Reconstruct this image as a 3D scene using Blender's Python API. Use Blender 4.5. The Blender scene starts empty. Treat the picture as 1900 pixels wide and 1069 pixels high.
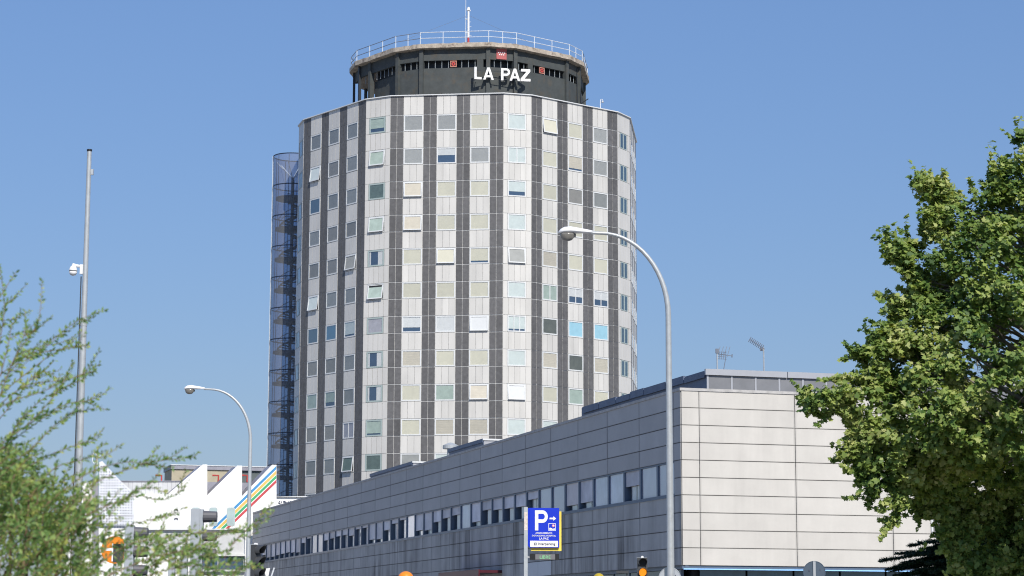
import bpy, math, random
import numpy as np
from mathutils import Matrix, Vector
random.seed(7); rng = np.random.default_rng(11)
R = math.radians
sc = bpy.context.scene
# ------------------------------------------------------------------ camera, sky, sun, exposure
EYE = 1.7; FPX = 4028.5; PITCH = 0.15602; ROLL = 0.002185
cam_d = bpy.data.cameras.new('camera'); cam = bpy.data.objects.new('camera', cam_d); sc.collection.objects.link(cam)
cam.matrix_world = Matrix.Translation((0, 0, EYE)) @ Matrix.Rotation(R(90) + PITCH, 4, 'X') @ Matrix.Rotation(ROLL, 4, 'Z')
cam_d.lens = FPX / 1900 * 36; cam_d.sensor_width = 36; cam_d.clip_start = 0.5; cam_d.clip_end = 6000
cam_d.dof.use_dof = True; cam_d.dof.focus_distance = 78; cam_d.dof.aperture_fstop = 5.0
sc.camera = cam
SUN_AZ, SUN_EL = R(18), R(41)
sdir = Vector((math.sin(SUN_AZ) * math.cos(SUN_EL), -math.cos(SUN_AZ) * math.cos(SUN_EL), math.sin(SUN_EL)))
w = bpy.data.worlds.new('World'); sc.world = w; w.use_nodes = True
nt = w.node_tree; bg = nt.nodes['Background']
sky = nt.nodes.new('ShaderNodeTexSky'); sky.sky_type = 'NISHITA'; sky.sun_disc = False
sky.sun_elevation = SUN_EL; sky.sun_rotation = math.atan2(sdir.x, sdir.y)
sky.air_density = 2.0; sky.dust_density = 0.0; sky.ozone_density = 8.0; sky.altitude = 600
gm_ = nt.nodes.new('ShaderNodeGamma'); gm_.inputs[1].default_value = .65; nt.links.new(sky.outputs[0], gm_.inputs[0])   # flatter, summer-haze sky
ml_ = nt.nodes.new('ShaderNodeVectorMath'); ml_.operation = 'MULTIPLY'; ml_.inputs[1].default_value = (1.07, 1.34, 2.0)
nt.links.new(gm_.outputs[0], ml_.inputs[0]); nt.links.new(ml_.outputs[0], bg.inputs[0]); bg.inputs[1].default_value = 0.10
sun_d = bpy.data.lights.new('sun', 'SUN'); sun_d.energy = 5.0; sun_d.angle = R(0.53); sun_d.color = (1, .94, .84)
sun = bpy.data.objects.new('sun', sun_d); sc.collection.objects.link(sun)
sun.rotation_euler = sdir.to_track_quat('Z', 'Y').to_euler(); sun.location = (0, 0, 120)
vs = sc.view_settings; vs.view_transform = 'Standard'; vs.look = 'None'; vs.exposure = 0.0; vs.gamma = 1; vs.use_curve_mapping = False
sc.cycles.filter_width = 1.1; sc.cycles.max_bounces = 8; sc.cycles.transparent_max_bounces = 16

# ------------------------------------------------------------------ helpers
COL = sc.collection
def ray(x, y):
    X, Y = x - 950, y - 534.5; c, s = math.cos(ROLL), math.sin(ROLL)
    u = X * c + Y * s; v = -(-X * s + Y * c); d = (u / FPX, 1, v / FPX); c, s = math.cos(PITCH), math.sin(PITCH)
    return Vector((d[0], d[1] * c - d[2] * s, d[1] * s + d[2] * c))
def at(x, y, dist):                      # world point seen at (x, y) at ground distance dist
    d = ray(x, y); return d * (dist / d.y) + Vector((0, 0, EYE))
def on_plane(x, y, p0, n):
    d = ray(x, y); t = (p0[0] * n[0] + p0[1] * n[1]) / (d.x * n[0] + d.y * n[1]); return d * t + Vector((0, 0, EYE))

class MB:
    def __init__(s): s.v = []; s.f = []; s.m = []; s.cur = 0
    def add(s, vs, fs):
        b = len(s.v); s.v += [tuple(p) for p in vs]; s.f += [tuple(b + i for i in f) for f in fs]; s.m += [s.cur] * len(fs); return s
    def box(s, x0, x1, y0, y1, z0, z1, T=None):
        vs = [Vector(p) for p in ((x0,y0,z0),(x1,y0,z0),(x1,y1,z0),(x0,y1,z0),(x0,y0,z1),(x1,y0,z1),(x1,y1,z1),(x0,y1,z1))]
        if T is not None: vs = [T @ p for p in vs]
        return s.add(vs, [(0,3,2,1),(4,5,6,7),(0,1,5,4),(1,2,6,5),(2,3,7,6),(3,0,4,7)])
    def ring(s, x0, x1, z0, z1, wd, y0, y1):      # rectangular frame in the xz plane
        s.box(x0, x0+wd, y0, y1, z0, z1); s.box(x1-wd, x1, y0, y1, z0, z1)
        s.box(x0+wd, x1-wd, y0, y1, z0, z0+wd); s.box(x0+wd, x1-wd, y0, y1, z1-wd, z1); return s
    def prism(s, poly, y0, y1, T=None):            # polygon given in (x, z), extruded along y
        n = len(poly); vs = [Vector((a, y0, b)) for a, b in poly] + [Vector((a, y1, b)) for a, b in poly]
        if T is not None: vs = [T @ p for p in vs]
        return s.add(vs, [tuple(range(n)), tuple(range(2*n-1, n-1, -1))] + [(i, i+n, (i+1) % n + n, (i+1) % n) for i in range(n)])
    def column(s, poly, z0, z1):                   # polygon in (x, y), extruded along z
        n = len(poly); vs = [(a, b, z0) for a, b in poly] + [(a, b, z1) for a, b in poly]
        return s.add(vs, [tuple(range(n-1, -1, -1)), tuple(range(n, 2*n))] + [(i, (i+1) % n, (i+1) % n + n, i+n) for i in range(n)])
    def tube(s, pts, rad, seg=8, cap=True):
        pts = [Vector(p) for p in pts]; n = len(pts); rr = rad if isinstance(rad, (list, tuple)) else [rad] * n
        vs = []; up = None
        for i, p in enumerate(pts):
            t = (pts[min(i+1, n-1)] - pts[max(i-1, 0)]).normalized()
            if up is None: up = Vector((0, 0, 1)) if abs(t.z) < .9 else Vector((1, 0, 0))
            a = t.cross(up)
            if a.length < 1e-4: a = t.orthogonal()
            a.normalize(); b = t.cross(a); up = -b if False else up
            for k in range(seg):
                q = 2 * math.pi * k / seg; vs.append(p + (a * math.cos(q) + b * math.sin(q)) * rr[i])
        fs = [(i*seg+k, i*seg+(k+1) % seg, (i+1)*seg+(k+1) % seg, (i+1)*seg+k) for i in range(n-1) for k in range(seg)]
        if cap: fs += [tuple(range(seg-1, -1, -1)), tuple((n-1)*seg+k for k in range(seg))]
        return s.add(vs, fs)
    def disc(s, c, rad, y0, y1, seg=28):           # round plate facing -y
        return s.prism([(c[0] + rad*math.cos(2*math.pi*k/seg), c[1] + rad*math.sin(2*math.pi*k/seg)) for k in range(seg)], y0, y1)
    def lathe(s, prof, seg=20, T=None):            # profile (r, z)
        vs = [Vector((r*math.cos(2*math.pi*k/seg), r*math.sin(2*math.pi*k/seg), z)) for r, z in prof for k in range(seg)]
        if T is not None: vs = [T @ p for p in vs]
        n = len(prof)
        return s.add(vs, [(i*seg+k, i*seg+(k+1) % seg, (i+1)*seg+(k+1) % seg, (i+1)*seg+k) for i in range(n-1) for k in range(seg)]
                     + [tuple(range(seg-1, -1, -1)), tuple((n-1)*seg+k for k in range(seg))])
    def mesh(s, name, mats, smooth=False):
        me = bpy.data.meshes.new(name); me.from_pydata(s.v, [], s.f)
        for m in (mats if isinstance(mats, (list, tuple)) else [mats]): me.materials.append(m)
        me.polygons.foreach_set('material_index', s.m)
        if smooth: me.polygons.foreach_set('use_smooth', [True] * len(s.f))
        me.update(); return me
def link(name, me, parent=None, loc=None, rz=0.0, rx=0.0):
    o = bpy.data.objects.new(name, me); COL.objects.link(o)
    if parent: o.parent = parent
    if loc is not None: o.location = loc
    if rz or rx: o.rotation_euler = (rx, 0, rz)
    return o
def tag(o, label, cat, group=None):
    o['label'] = label; o['category'] = cat
    if group: o['group'] = group
    return o
def thing(name, label, cat, loc, rz=0.0, group=None):
    o = bpy.data.objects.new(name, None); COL.objects.link(o); o.empty_display_size = .5
    o.location = loc; o.rotation_euler = (0, 0, rz); return tag(o, label, cat, group)
class Frame:                                     # a vertical wall plane: x along it, 'out' towards its outside
    def __init__(s, p0, a, root): s.p = p0; s.a = a; s.root = root; s.t = (math.cos(a), math.sin(a)); s.n = (math.sin(a), -math.cos(a))
    def w(s, x, out, z): return Vector((s.p[0] + s.t[0]*x + s.n[0]*out, s.p[1] + s.t[1]*x + s.n[1]*out, z))
    def put(s, name, me, x, z, out=0.0, rx=0.0):
        rl = s.root.location
        return link(name, me, s.root, s.w(x, out, z) - rl, s.a, rx)
def fast_mesh(name, verts, loops, nper, mat, midx=None, smooth=False):
    me = bpy.data.meshes.new(name); nf = len(loops) // nper
    me.vertices.add(len(verts)); me.vertices.foreach_set('co', verts.astype(np.float32).ravel())
    me.loops.add(len(loops)); me.loops.foreach_set('vertex_index', loops.astype(np.int32))
    me.polygons.add(nf); me.polygons.foreach_set('loop_start', np.arange(nf, dtype=np.int32) * nper)
    me.polygons.foreach_set('loop_total', np.full(nf, nper, dtype=np.int32))
    for m in mat: me.materials.append(m)
    if midx is not None: me.polygons.foreach_set('material_index', midx.astype(np.int32))
    me.update(); me.validate(); return me

# ------------------------------------------------------------------ materials
def nn(t, k, **kw):
    n = t.nodes.new(k)
    for a, b in kw.items(): setattr(n, a, b)
    return n
def mat(name, col, rough=.7, metal=0.0, var=.12, scale=2.0, stretch=(1,1,1), bump=0.0, bscale=30, rnd=0.0, spec=.4, dirt=0.0, dcol=None, edge=0.0, emit=None, trans=0.0):
    m = bpy.data.materials.new(name); m.use_nodes = True; t = m.node_tree; b = t.nodes['Principled BSDF']; L = t.links.new
    b.inputs['Roughness'].default_value = rough; b.inputs['Metallic'].default_value = metal; b.inputs['Specular IOR Level'].default_value = spec
    geo = nn(t, 'ShaderNodeNewGeometry'); mp = nn(t, 'ShaderNodeMapping'); mp.inputs['Scale'].default_value = stretch
    L(geo.outputs['Position'], mp.inputs[0])
    no = nn(t, 'ShaderNodeTexNoise'); no.inputs['Scale'].default_value = scale; no.inputs['Detail'].default_value = 6; no.inputs['Roughness'].default_value = .6
    L(mp.outputs[0], no.inputs[0])
    mr = nn(t, 'ShaderNodeMapRange'); mr.inputs[1].default_value = .3; mr.inputs[2].default_value = .7
    mr.inputs[3].default_value = 1 - var; mr.inputs[4].default_value = 1 + var; L(no.outputs[0], mr.inputs[0])
    val = mr.outputs[0]
    if rnd:
        oi = nn(t, 'ShaderNodeObjectInfo'); r2 = nn(t, 'ShaderNodeMapRange'); r2.inputs[3].default_value = 1 - rnd; r2.inputs[4].default_value = 1 + rnd
        L(oi.outputs['Random'], r2.inputs[0]); mu = nn(t, 'ShaderNodeMath', operation='MULTIPLY'); L(val, mu.inputs[0]); L(r2.outputs[0], mu.inputs[1]); val = mu.outputs[0]
    if dirt:                                     # streaks of run-off dirt
        m2 = nn(t, 'ShaderNodeMapping'); m2.inputs['Scale'].default_value = (.75, .75, .07); L(geo.outputs['Position'], m2.inputs[0])
        n2 = nn(t, 'ShaderNodeTexNoise'); n2.inputs['Scale'].default_value = 1.5; n2.inputs['Detail'].default_value = 4; n2.inputs['Roughness'].default_value = .62; L(m2.outputs[0], n2.inputs[0])
        r3 = nn(t, 'ShaderNodeMapRange'); r3.inputs[1].default_value = .34; r3.inputs[2].default_value = .62; r3.inputs[3].default_value = 1 - dirt; r3.inputs[4].default_value = 1.0; L(n2.outputs[0], r3.inputs[0])
        n5 = nn(t, 'ShaderNodeTexNoise'); n5.inputs['Scale'].default_value = .22; n5.inputs['Detail'].default_value = 2; L(geo.outputs['Position'], n5.inputs[0])   # where the streaks gather
        r5 = nn(t, 'ShaderNodeMapRange'); r5.inputs[1].default_value = .40; r5.inputs[2].default_value = .58; r5.inputs[3].default_value = .25; L(n5.outputs[0], r5.inputs[0])
        mx5 = nn(t, 'ShaderNodeMix'); mx5.inputs[2].default_value = 1.0; L(r5.outputs[0], mx5.inputs[0]); L(r3.outputs[0], mx5.inputs[3]); r3 = mx5
        mu = nn(t, 'ShaderNodeMath', operation='MULTIPLY'); L(val, mu.inputs[0]); L(r3.outputs[0], mu.inputs[1]); val = mu.outputs[0]
    if edge:                                     # grime that gathers along the joints of each panel
        tc = nn(t, 'ShaderNodeTexCoord'); sp = nn(t, 'ShaderNodeSeparateXYZ'); L(tc.outputs['Generated'], sp.inputs[0]); last = None
        for ax, wd in (('X', .02), ('Z', .05)):
            a = nn(t, 'ShaderNodeMath', operation='SUBTRACT'); a.inputs[1].default_value = .5; L(sp.outputs[ax], a.inputs[0])
            c = nn(t, 'ShaderNodeMath', operation='ABSOLUTE'); L(a.outputs[0], c.inputs[0])
            d = nn(t, 'ShaderNodeMapRange'); d.inputs[1].default_value = .5 - wd; d.inputs[2].default_value = .5; d.inputs[3].default_value = 0; d.inputs[4].default_value = 1; L(c.outputs[0], d.inputs[0])
            if last is None: last = d.outputs[0]
            else:
                e = nn(t, 'ShaderNodeMath', operation='MAXIMUM'); L(last, e.inputs[0]); L(d.outputs[0], e.inputs[1]); last = e.outputs[0]
        f = nn(t, 'ShaderNodeMath', operation='MULTIPLY'); L(last, f.inputs[0]); L(no.outputs[0], f.inputs[1])
        g = nn(t, 'ShaderNodeMath', operation='MULTIPLY_ADD'); g.inputs[1].default_value = -edge * 2; g.inputs[2].default_value = 1; L(f.outputs[0], g.inputs[0])
        mu = nn(t, 'ShaderNodeMath', operation='MULTIPLY'); L(val, mu.inputs[0]); L(g.outputs[0], mu.inputs[1]); val = mu.outputs[0]
    vm = nn(t, 'ShaderNodeVectorMath', operation='SCALE')
    if dcol:
        mx = nn(t, 'ShaderNodeMix', data_type='RGBA'); mx.inputs[6].default_value = (*col, 1); mx.inputs[7].default_value = (*dcol, 1)
        n3 = nn(t, 'ShaderNodeTexNoise'); n3.inputs['Scale'].default_value = scale * .6; n3.inputs['Detail'].default_value = 8; n3.inputs['Roughness'].default_value = .7; L(geo.outputs['Position'], n3.inputs[0])
        r4 = nn(t, 'ShaderNodeMapRange'); r4.inputs[1].default_value = .52; r4.inputs[2].default_value = .68; L(n3.outputs[0], r4.inputs[0]); L(r4.outputs[0], mx.inputs[0])
        L(mx.outputs[2], vm.inputs[0])
    else: vm.inputs[0].default_value = col
    L(val, vm.inputs['Scale']); L(vm.outputs[0], b.inputs['Base Color'])
    if bump:
        n4 = nn(t, 'ShaderNodeTexNoise'); n4.inputs['Scale'].default_value = bscale; n4.inputs['Detail'].default_value = 4; L(geo.outputs['Position'], n4.inputs[0])
        bp = nn(t, 'ShaderNodeBump'); bp.inputs['Strength'].default_value = bump; bp.inputs['Distance'].default_value = .02; L(n4.outputs[0], bp.inputs['Height']); L(bp.outputs[0], b.inputs['Normal'])
    if emit: b.inputs['Emission Color'].default_value = (*emit[:3], 1); b.inputs['Emission Strength'].default_value = emit[3]
    return m
def glassy(name, tint=(.93,.93,.92), ior=1.5, rough=.02, body=0.0, bcol=(.8,.85,.9)):
    m = bpy.data.materials.new(name); m.use_nodes = True; t = m.node_tree; t.nodes.clear(); L = t.links.new
    out = nn(t, 'ShaderNodeOutputMaterial'); tr = nn(t, 'ShaderNodeBsdfTransparent'); tr.inputs[0].default_value = (*tint, 1)
    gl = nn(t, 'ShaderNodeBsdfGlossy'); gl.inputs['Roughness'].default_value = rough; gl.inputs[0].default_value = (.95, .97, 1, 1)
    mx = nn(t, 'ShaderNodeMixShader'); lw_ = nn(t, 'ShaderNodeLayerWeight'); lw_.inputs[0].default_value = .5
    pw = nn(t, 'ShaderNodeMath', operation='POWER'); pw.inputs[1].default_value = 4; L(lw_.outputs['Facing'], pw.inputs[0])
    f0 = ((ior-1)/(ior+1))**2 * 2; fr = nn(t, 'ShaderNodeMath', operation='MULTIPLY_ADD'); fr.inputs[1].default_value = (1-f0)*.85; fr.inputs[2].default_value = f0; L(pw.outputs[0], fr.inputs[0])
    tc = nn(t, 'ShaderNodeNewGeometry'); no = nn(t, 'ShaderNodeTexNoise'); no.inputs['Scale'].default_value = .7; L(tc.outputs['Position'], no.inputs[0])
    bp = nn(t, 'ShaderNodeBump'); bp.inputs['Strength'].default_value = .06; L(no.outputs[0], bp.inputs['Height']); L(bp.outputs[0], gl.inputs['Normal'])
    src = tr.outputs[0]
    if body:
        di = nn(t, 'ShaderNodeBsdfDiffuse'); di.inputs[0].default_value = (*bcol, 1); tl = nn(t, 'ShaderNodeBsdfTranslucent'); tl.inputs[0].default_value = (*bcol, 1)
        m0 = nn(t, 'ShaderNodeMixShader'); m0.inputs[0].default_value = .45; L(di.outputs[0], m0.inputs[1]); L(tl.outputs[0], m0.inputs[2])
        m1 = nn(t, 'ShaderNodeMixShader'); m1.inputs[0].default_value = body; L(src, m1.inputs[1]); L(m0.outputs[0], m1.inputs[2]); src = m1.outputs[0]
    L(fr.outputs[0], mx.inputs[0]); L(src, mx.inputs[1]); L(gl.outputs[0], mx.inputs[2]); L(mx.outputs[0], out.inputs[0]); return m
def leafmat(name, cols, tl=.35, rough=.5, nscale=.9):
    m = bpy.data.materials.new(name); m.use_nodes = True; t = m.node_tree; t.nodes.clear(); L = t.links.new
    out = nn(t, 'ShaderNodeOutputMaterial'); geo = nn(t, 'ShaderNodeNewGeometry')
    cr = nn(t, 'ShaderNodeValToRGB'); el = cr.color_ramp.elements
    while len(el) < len(cols): el.new(.5)
    for i, c in enumerate(cols): el[i].position = i / (len(cols)-1); el[i].color = (*c, 1)
    no = nn(t, 'ShaderNodeTexNoise'); no.inputs['Scale'].default_value = nscale; L(geo.outputs['Position'], no.inputs[0])
    ad = nn(t, 'ShaderNodeMath', operation='MULTIPLY_ADD'); ad.inputs[1].default_value = .55; L(geo.outputs['Random Per Island'], ad.inputs[0])
    m2 = nn(t, 'ShaderNodeMath', operation='MULTIPLY_ADD'); m2.inputs[1].default_value = 1.6; m2.inputs[2].default_value = -.55; L(no.outputs[0], m2.inputs[0]); L(m2.outputs[0], ad.inputs[2])
    L(ad.outputs[0], cr.inputs[0])
    pr = nn(t, 'ShaderNodeBsdfPrincipled'); pr.inputs['Roughness'].default_value = rough; pr.inputs['Specular IOR Level'].default_value = .35; L(cr.outputs[0], pr.inputs['Base Color'])
    ts = nn(t, 'ShaderNodeBsdfTranslucent'); mc = nn(t, 'ShaderNodeMix', data_type='RGBA', blend_type='MULTIPLY'); mc.inputs[0].default_value = 1
    mc.inputs[7].default_value = (1.5, 1.45, .6, 1); L(cr.outputs[0], mc.inputs[6]); L(mc.outputs[2], ts.inputs[0])
    mx = nn(t, 'ShaderNodeMixShader'); mx.inputs[0].default_value = tl; L(pr.outputs[0], mx.inputs[1]); L(ts.outputs[0], mx.inputs[2]); L(mx.outputs[0], out.inputs[0]); return m
def louvre(name, col, pitch=.11, depth=.5):
    m = mat(name, col, .6, var=.06, rnd=.08); t = m.node_tree; L = t.links.new; b = t.nodes['Principled BSDF']
    geo = nn(t, 'ShaderNodeNewGeometry'); sp = nn(t, 'ShaderNodeSeparateXYZ'); L(geo.outputs['Position'], sp.inputs[0])
    no = nn(t, 'ShaderNodeTexNoise'); no.inputs['Scale'].default_value = 1.3; L(geo.outputs['Position'], no.inputs[0])
    a = nn(t, 'ShaderNodeMath', operation='MULTIPLY_ADD'); a.inputs[1].default_value = .12; L(no.outputs[0], a.inputs[0]); L(sp.outputs['Z'], a.inputs[2])
    d = nn(t, 'ShaderNodeMath', operation='DIVIDE'); d.inputs[1].default_value = pitch; L(a.outputs[0], d.inputs[0]); f = nn(t, 'ShaderNodeMath', operation='FRACT'); L(d.outputs[0], f.inputs[0])
    bp = nn(t, 'ShaderNodeBump'); bp.inputs['Strength'].default_value = depth; bp.inputs['Distance'].default_value = .05; L(f.outputs[0], bp.inputs['Height']); L(bp.outputs[0], b.inputs['Normal']); return m

M = {}
M['panel_dark'] = mat('granite_dark', (.108, .107, .110), .55, var=.2, scale=3, rnd=.16, dirt=.15, bump=.15)
M['panel_white'] = mat('panel_white', (.585, .574, .548), .45, var=.06, scale=.8, rnd=.06, dirt=.10, stretch=(1,1,.4))
M['joint'] = mat('joint_metal', (.62, .62, .61), .5, var=.08)
M['joint_dark'] = mat('joint_backing', (.16, .155, .15), .8)  # dark backing colour that shows in the gaps between panels
M['alu'] = mat('white_aluminium', (.64, .655, .66), .35, var=.03, spec=.5)
M['alu_green'] = mat('grey_green_aluminium', (.36, .43, .42), .35, var=.03)
M['pane'] = glassy('window_glass')
M['pane_blue'] = glassy('coated_glass', (.4,.5,.55), 2.1)
M['pane_r'] = glassy('reflecting_glass', (.9,.92,.95), 1.8, .05)
M['dark'] = mat('dark_interior', (.02, .022, .027), .8)
M['cream'] = mat('cream_blind', (.60, .585, .48), .8, var=.05, scale=1.2, rnd=.07)
M['white_blind'] = mat('white_blind', (.62, .64, .65), .8, var=.04, rnd=.05)
M['grey'] = mat('grey_blind', (.30, .31, .30), .7, var=.08, rnd=.15)
M['taupe'] = mat('taupe_blind', (.30, .29, .265), .7, var=.08, rnd=.12)
M['greyl'] = louvre('grey_louvre', (.42, .43, .42))
M['creaml'] = louvre('cream_louvre', (.60, .56, .47), .16)
M['green'] = mat('green_blind', (.38, .47, .42), .7, rnd=.1)
M['olive'] = mat('olive_shade', (.12, .13, .11), .6, var=.2)
M['dgreen'] = mat('deep_green_shade', (.12, .17, .155), .5, var=.2)
M['skyb'] = mat('reflected_sky_blue', (.36, .62, .75), .4, var=.05)  # flat blue painted in for the reflection in the blue reflective windows
M['pale'] = mat('pale_film', (.60, .67, .66), .4, var=.06)
M['lilac'] = mat('lilac_curtain', (.42, .42, .47), .7)
M['deepblue'] = mat('deep_blue_glass', (.06, .10, .17), .2)
M['drum'] = mat('drum_paint', (.056, .064, .065), .75, var=.16, scale=1.6, bump=.3, bscale=6, dcol=(.075, .068, .056))
M['drum_dark'] = mat('drum_recess', (.022, .027, .034), .5)
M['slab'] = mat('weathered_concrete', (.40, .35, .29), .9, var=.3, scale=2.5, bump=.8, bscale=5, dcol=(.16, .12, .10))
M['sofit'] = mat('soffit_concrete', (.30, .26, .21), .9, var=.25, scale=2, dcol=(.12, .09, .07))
M['galv'] = mat('galvanised_steel', (.44, .465, .48), .42, metal=.25, var=.10, scale=6)
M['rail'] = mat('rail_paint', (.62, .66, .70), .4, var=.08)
M['rail_dark'] = mat('dark_rail_tone', (.16, .18, .22), .5)
M['white'] = mat('white_paint', (.80, .80, .80), .4, var=.03)
M['red'] = mat('red_paint', (.50, .06, .05), .5)
M['emblem'] = mat('faded_red', (.40, .10, .10), .6, var=.08)
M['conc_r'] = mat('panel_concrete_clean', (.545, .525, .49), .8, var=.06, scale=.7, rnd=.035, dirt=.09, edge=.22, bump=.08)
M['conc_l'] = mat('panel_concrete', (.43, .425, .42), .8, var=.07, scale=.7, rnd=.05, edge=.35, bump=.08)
M['conc_s'] = mat('panel_concrete_streaked', (.44, .435, .425), .85, var=.08, scale=.9, rnd=.06, edge=.3, dirt=.62, bump=.08)
M['conc_new'] = mat('panel_concrete_new', (.60, .62, .64), .7, var=.03, rnd=.02)
M['coping'] = mat('coping_concrete', (.42, .41, .40), .8, var=.2, scale=3)
M['frame_blue'] = mat('blue_grey_frame', (.10, .14, .20), .4, var=.08)
M['blind_ext'] = louvre('exterior_blind', (.60, .60, .64), .07, .35)
M['blind_flat'] = mat('flat_exterior_blind', (.56, .56, .61), .5, var=.2, scale=.9, rnd=.26)
M['zinc'] = mat('zinc_sheet', (.21, .215, .23), .45, metal=.2, var=.10, scale=1.2)
M['zinc_l'] = mat('zinc_rib', (.40, .41, .44), .4, metal=.2, var=.05)
M['navy'] = mat('navy_sheet', (.10, .13, .20), .5, var=.2, scale=1.5)
M['led'] = mat('blue_edge_strip', (.30, .55, .90), .25, emit=(.25, .5, 1, .35))
M['roof'] = mat('roof_gravel', (.30, .29, .27), .9, var=.2, scale=10)
M['wwall'] = mat('bright_white_render', (.86, .86, .85), .7, var=.03, scale=.4)
M['wgrey'] = mat('pale_grey_render', (.52, .53, .54), .7, var=.06)
M['slope'] = mat('grey_roof_sheet', (.27, .27, .31), .5, var=.12)
M['beige'] = mat('beige_render', (.40, .36, .26), .8, var=.08)
M['s_blue'] = mat('stripe_blue', (.06, .26, .52), .6); M['s_yel'] = mat('stripe_yellow', (.72, .47, .13), .6)
M['s_grn'] = mat('stripe_green', (.06, .38, .16), .6); M['s_red'] = mat('stripe_red', (.52, .07, .08), .6)
M['stair'] = glassy('stair_glass', (.43, .51, .64), 1.18, .08, .18, (.92, .94, .97))
M['steel_blue'] = mat('blue_grey_steel', (.028, .036, .055), .45, metal=.3)
M['lens'] = mat('lamp_lens', (.20, .19, .17), .2, var=.2, scale=8, spec=.8)
M['sign_blue'] = mat('sign_blue', (.008, .035, .52), .35, var=.03); M['sign_yel'] = mat('sign_yellow', (.85, .65, .10), .4)
M['black'] = mat('black_plastic', (.012, .013, .015), .45); M['dgrey'] = mat('dark_grey_plastic', (.055, .057, .06), .4, var=.1)
M['hood'] = mat('grey_hood', (.11, .11, .12), .5, var=.1)
M['amber'] = mat('amber_lens', (.8, .25, .01), .3, var=.02, emit=(1, .30, .01, 1.1))
M['orange'] = mat('orange_paint', (.85, .25, .02), .4); M['olive_y'] = mat('yellow_dome', (.45, .34, .03), .4)
M['led_green'] = mat('display_green', (.2, .5, .25), .5, emit=(.25, .6, .3, .25)); M['display'] = mat('display_face', (.16, .16, .17), .4)
M['s_back'] = mat('sign_back', (.42, .45, .48), .5, metal=.3); M['s_dark'] = mat('sign_back_dark', (.07, .10, .14), .5)
M['ink'] = mat('dark_ink', (.07, .08, .12), .5)
M['bark'] = mat('plane_bark', (.20, .18, .145), .9, var=.35, scale=5, bump=.5, dcol=(.14, .13, .10)); M['twig'] = mat('shrub_twig', (.20, .13, .08), .9)
M['leaf'] = leafmat('plane_leaf', [(.035,.085,.018), (.12,.20,.045), (.27,.345,.085), (.46,.47,.19)], .28)
M['shrub'] = leafmat('shrub_leaf', [(.06,.14,.045), (.17,.29,.10), (.27,.39,.13), (.46,.48,.15)], .4, nscale=5)
M['cedar'] = leafmat('cedar_needles', [(.008,.022,.012), (.018,.045,.022), (.03,.065,.03)], .1)

# ------------------------------------------------------------------ ground (below the frame, but it lights the walls)
def sheet(name, x0, x1, y0, y1, z, m):
    o = link(name, MB().add([(x0,y0,z),(x1,y0,z),(x1,y1,z),(x0,y1,z)], [(0,1,2,3)]).mesh(name, m)); o['kind'] = 'structure'; return o
sheet('ground', -3000, 3000, -1500, 4500, 0, mat('ground_paving', (.27, .26, .24), .9, var=.2, scale=.5))
sheet('road', -400, 400, 24, 44, .004, mat('asphalt', (.055, .055, .058), .9, var=.2, scale=3, bump=.3))
rl = MB()
for k in range(-40, 41): rl.box(k*6-1.2, k*6+1.2, 33.93, 34.07, .006, .010)
o = link('road_markings', rl.mesh('lane_dashes', M['white'])); o['kind'] = 'structure'
pv = link('pavement', MB().box(-400, 400, 44, 76, -.2, .13).mesh('pavement', mat('pavement_slabs', (.33, .32, .30), .9, var=.15, scale=2))); pv['kind'] = 'structure'

# ------------------------------------------------------------------ hospital tower
TC = Vector((-4.451, 223.185)); ROT = -0.113185; TL, TS = 11.0989, 2.8395; Q = R(22.5)
ZT = 51.472 + EYE; ZJ = 49.560 + EYE; HR = 1.65; ZB = 0.0
def poly16(L, S, z=None):
    rL = (S/2 + L/2*math.cos(Q)) / math.sin(Q); V = []
    for k in range(8):
        a = ROT + 2*k*Q; n = Vector((math.sin(a), -math.cos(a))); t = Vector((math.cos(a), math.sin(a)))
        V += [TC + n*rL - t*L/2, TC + n*rL + t*L/2]
    return V
TV = poly16(TL, TS)
tower = thing('hospital_tower', 'tall round-looking white and grey striped hospital tower with dark drum storey on top', 'tower', (TC.x, TC.y, 0))
troot = tower.location
def off(V, z=0): return [(p.x - TC.x, p.y - TC.y) for p in V]
bodyV = poly16(TL - .012, TS - .012)
link('wall', MB().column(off(bodyV), 0, ZT - .12).mesh('tower_core', M['joint']), tower)
link('roof', MB().column(off(poly16(TL-.6, TS-.3)), ZT - .119, ZT-.06).mesh('tower_roof', M['roof']), tower)
# coping
cp = MB(); o1, o2 = off(poly16(TL + .10, TS + .03)), off(poly16(TL - .35, TS - .1)); n = 16
cp.add([(a, b, ZT-.02) for a, b in o1] + [(a, b, ZT+.07) for a, b in o1] + [(a, b, ZT-.02) for a, b in o2] + [(a, b, ZT+.07) for a, b in o2],
       [(i, (i+1) % n, (i+1) % n + n, i+n) for i in range(n)] + [(i+n, (i+1) % n+n, (i+1) % n+3*n, i+3*n) for i in range(n)] + [(i, i+2*n, (i+1) % n+2*n, (i+1) % n) for i in range(n)] + [(i+2*n, i+3*n, (i+1) % n+3*n, (i+1) % n+2*n) for i in range(n)])
link('coping', cp.mesh('tower_coping', M['alu']), tower)

U = TL / 17; G = .042; PR = .014
def pbox(wd, h, m, name, d=PR): return MB().box(G/2, wd-G/2, -d, 0, .038, h-.038).mesh(name, m)
TOPH = ZT - .02 - ZJ
mesh_dark = {HR: pbox(U, HR, M['panel_dark'], 'dark_panel'), TOPH: pbox(U, TOPH, M['panel_dark'], 'dark_panel_top')}
def wp(wd, h):
    return MB().box(.014, wd-.014, -PR-.012, 0, .012, h-.012).mesh('white_panel', M['panel_white'])
US = TS / 5
mesh_white = {(U, HR): wp(U, HR), (U, TOPH): wp(U, TOPH), (US, HR): wp(US, HR), (US, TOPH): wp(US, TOPH)}
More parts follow.
